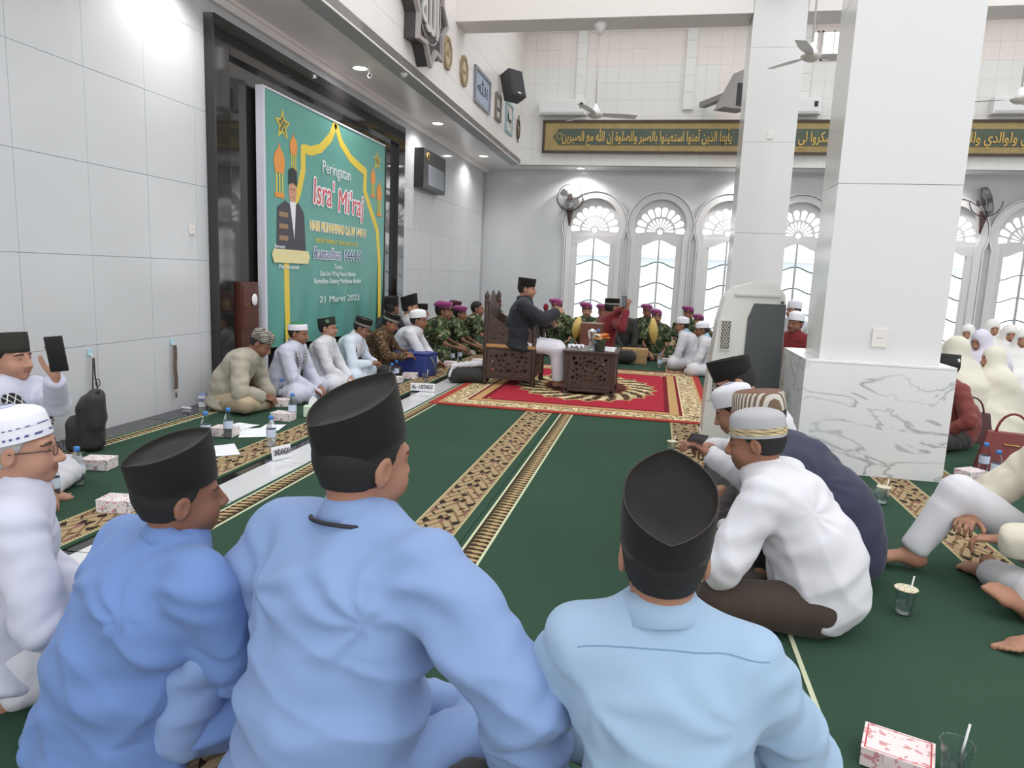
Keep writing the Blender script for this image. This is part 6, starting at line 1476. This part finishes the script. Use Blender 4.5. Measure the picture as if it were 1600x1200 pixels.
# oscillating wall fans
def wallfan(v, yaw, pitch, label, dark, turned_away=False):
    q = empty('wall_fan', v, label=label, cat='fan'); r = .27
    mm = mat('dark_fan_metal', (66, 62, 62), .4); mg = mat('grey_fan_wire', (130, 128, 126), .4); mb_ = mat('translucent_grey_blade', (150, 150, 150), .35)
    MB().rings([[(.05*cos(a)*s1, .0 + .04*sin(a) - dy, z) for a in [2*pi*i/10 for i in range(10)]] for z, s1, dy in ((-.62, .3, .03), (-.50, .7, .06), (-.36, 1.3, .08), (-.28, 1.4, .08))]).build('wall_bracket', mat('brown_fan_body', (82, 62, 58), .4), q)
    MB().box((-.07, -.13, -.29), (.07, -.03, -.19), bev=.012).build('control_box', mat('brown_fan_body'), q)
    MB().tube([(r*1.12*cos(a), -.14, r*1.12*sin(a)) for a in [pi + pi*i/14 for i in range(15)]], .010, 6).build('yoke', mm, q)
    hd = empty('fan_head', (0, -.14, 0)); hd.parent = q; hd.rotation_euler = (pitch, 0, yaw)
    for yy, rr_ in ((-.05, r), (.05, r), (-.08, r*.55), (0, r*1.03)): MB().tube([(rr_*cos(a), yy, rr_*sin(a)) for a in [2*pi*i/32 for i in range(32)]], .0045 if yy else .008, 5, closed=True).build('guard_ring', mm if yy == 0 else mg, hd)
    g = MB()
    for i in range(48):
        a = 2*pi*i/48; g.tube([(.04*cos(a), -.09, .04*sin(a)), (r*.6*cos(a), -.08, r*.6*sin(a)), (r*cos(a), -.04, r*sin(a)), (r*1.02*cos(a), 0, r*1.02*sin(a)), (r*cos(a), .05, r*sin(a)), (.08*cos(a), .075, .08*sin(a))], .0016, 4, caps=False)
    tag(g.build('guard_wire', mg, hd), kind='stuff')
    MB().cyl((0, .02, 0), (0, .16, 0), .075, 16, .055).build('motor', mm, hd); MB().cyl((0, -.095, 0), (0, -.03, 0), .05, 16).build('hub', mat('brown_fan_body'), hd)
    for k in range(3):
        a0 = 2*pi*k/3 + .5; V = []
        for i in range(7):
            rr_ = .04 + .2*i/6; w0 = .35 + .25*sin(pi*i/6)
            for j_ in range(4): a = a0 + w0*(j_/3 - .5)*1.6; V.append((rr_*cos(a), -.02 + .04*(j_/3 - .5), rr_*sin(a)))
        F = [(i*4 + j_, i*4 + j_ + 1, (i+1)*4 + j_ + 1, (i+1)*4 + j_) for i in range(6) for j_ in range(3)]
        MB().add(V, F, True).build('blade', mb_, hd)
    return q
wallfan(Vector((-2.03, YB - .01, 3.02)), .12, .06, 'dark oscillating wall fan left of the first arched door', True)
wallfan(Vector((6.27, YB - .01, 3.10)), .95, -.25, 'brown wall fan turned aside, above the doors at the right', True)
# ceiling fans
def ceilfan(x, y, z, label, a0, stop=ZC):
    q = empty('ceiling_fan', (x, y, z), label=label, cat='fan')
    MB().cyl((0, 0, .12), (0, 0, stop - z - .1), .012, 10).build('down_rod', mat('pale_rod', (196, 190, 186), .4), q)
    MB().lathe([(.07, .0), (.06, .05), (.02, .14)], 20).build('upper_cone', M_trim, q); MB().lathe([(.02, stop - z - .16), (.09, stop - z - .04), (.09, stop - z)], 20).build('ceiling_cup', M_trim, q)
    MB().lathe([(.05, -.06), (.09, -.04), (.115, -.01), (.115, .0), (.07, .004)], 24).build('motor', mat('warm_grey_motor', (196, 192, 184), .4), q)
    for k in range(3):
        a = a0 + 2*pi*k/3; M = Matrix.Rotation(a, 4, 'Z')
        V = []; n = 8
        for i in range(n + 1):
            rr_ = .10 + .50*i/n; w_ = .045 + .03*sin(pi*min(i/n, .8)) 
            V += [M @ Vector((rr_, -w_, -.004 + .012)), M @ Vector((rr_, w_, -.004 - .012))]
        V2 = [v_ - Vector((0, 0, .004)) for v_ in V]; F = [(2*i, 2*i+2, 2*i+3, 2*i+1) for i in range(n)]
        MB().add(V, F).add(V2, [f[::-1] for f in F]).build('blade', mat('white_blade', (212, 210, 208), .35), q)
ceilfan(-1.04, 10.5, 3.58, 'white ceiling fan hanging in front of the calligraphy board', .3, 4.80)
ceilfan(1.36, 7.9, 3.60, 'x') if False else ceilfan(1.53, 9.0, 3.88, 'white ceiling fan with rounded motor between the two columns', .15, 6.3)
ceilfan(4.35, 10.5, 3.75, 'white ceiling fan at the right edge in front of the calligraphy board', 2.9, 4.80)
q = empty('hanging_box', (1.30, 9.90, 5.36), label='pale square loudspeaker box on the farther column near the top edge', cat='speaker')
MB().box((-.12, -.12, -.24), (.12, .33, .4), bev=.01).build('cabinet', mat('pale_grey_box', (176, 172, 168), .5), q); MB().box((-.1, -.125, -.2), (.1, -.12, .35)).build('grille', mat('pale_grey_plastic'), q)

q = empty('loudspeaker', onY(1152, 138, 14.2), .5, label='grey wedge-shaped loudspeaker beside the farther column, above the calligraphy board', cat='speaker'); q.rotation_euler = (0, 0, .5)
MB().add([(-.25, 0, -.35), (.25, 0, -.35), (.25, 0, .35), (.12, 0, .35), (-.25, .35, -.35), (.25, .35, -.35), (.25, .35, .35), (.12, .35, .35)], [(0, 1, 2, 3), (7, 6, 5, 4), (0, 4, 5, 1), (1, 5, 6, 2), (2, 6, 7, 3), (3, 7, 4, 0)]).build('cabinet', mat('mid_grey_box', (140, 136, 134), .5), q)
MB().box((.0, -.01, -.3), (.22, -.002, .1)).build('grille', mat('dark_mesh'), q); MB().box((-.05, .35, -.1), (.1, 1.2, 0)).build('bracket', mat('mid_grey_box'), q)
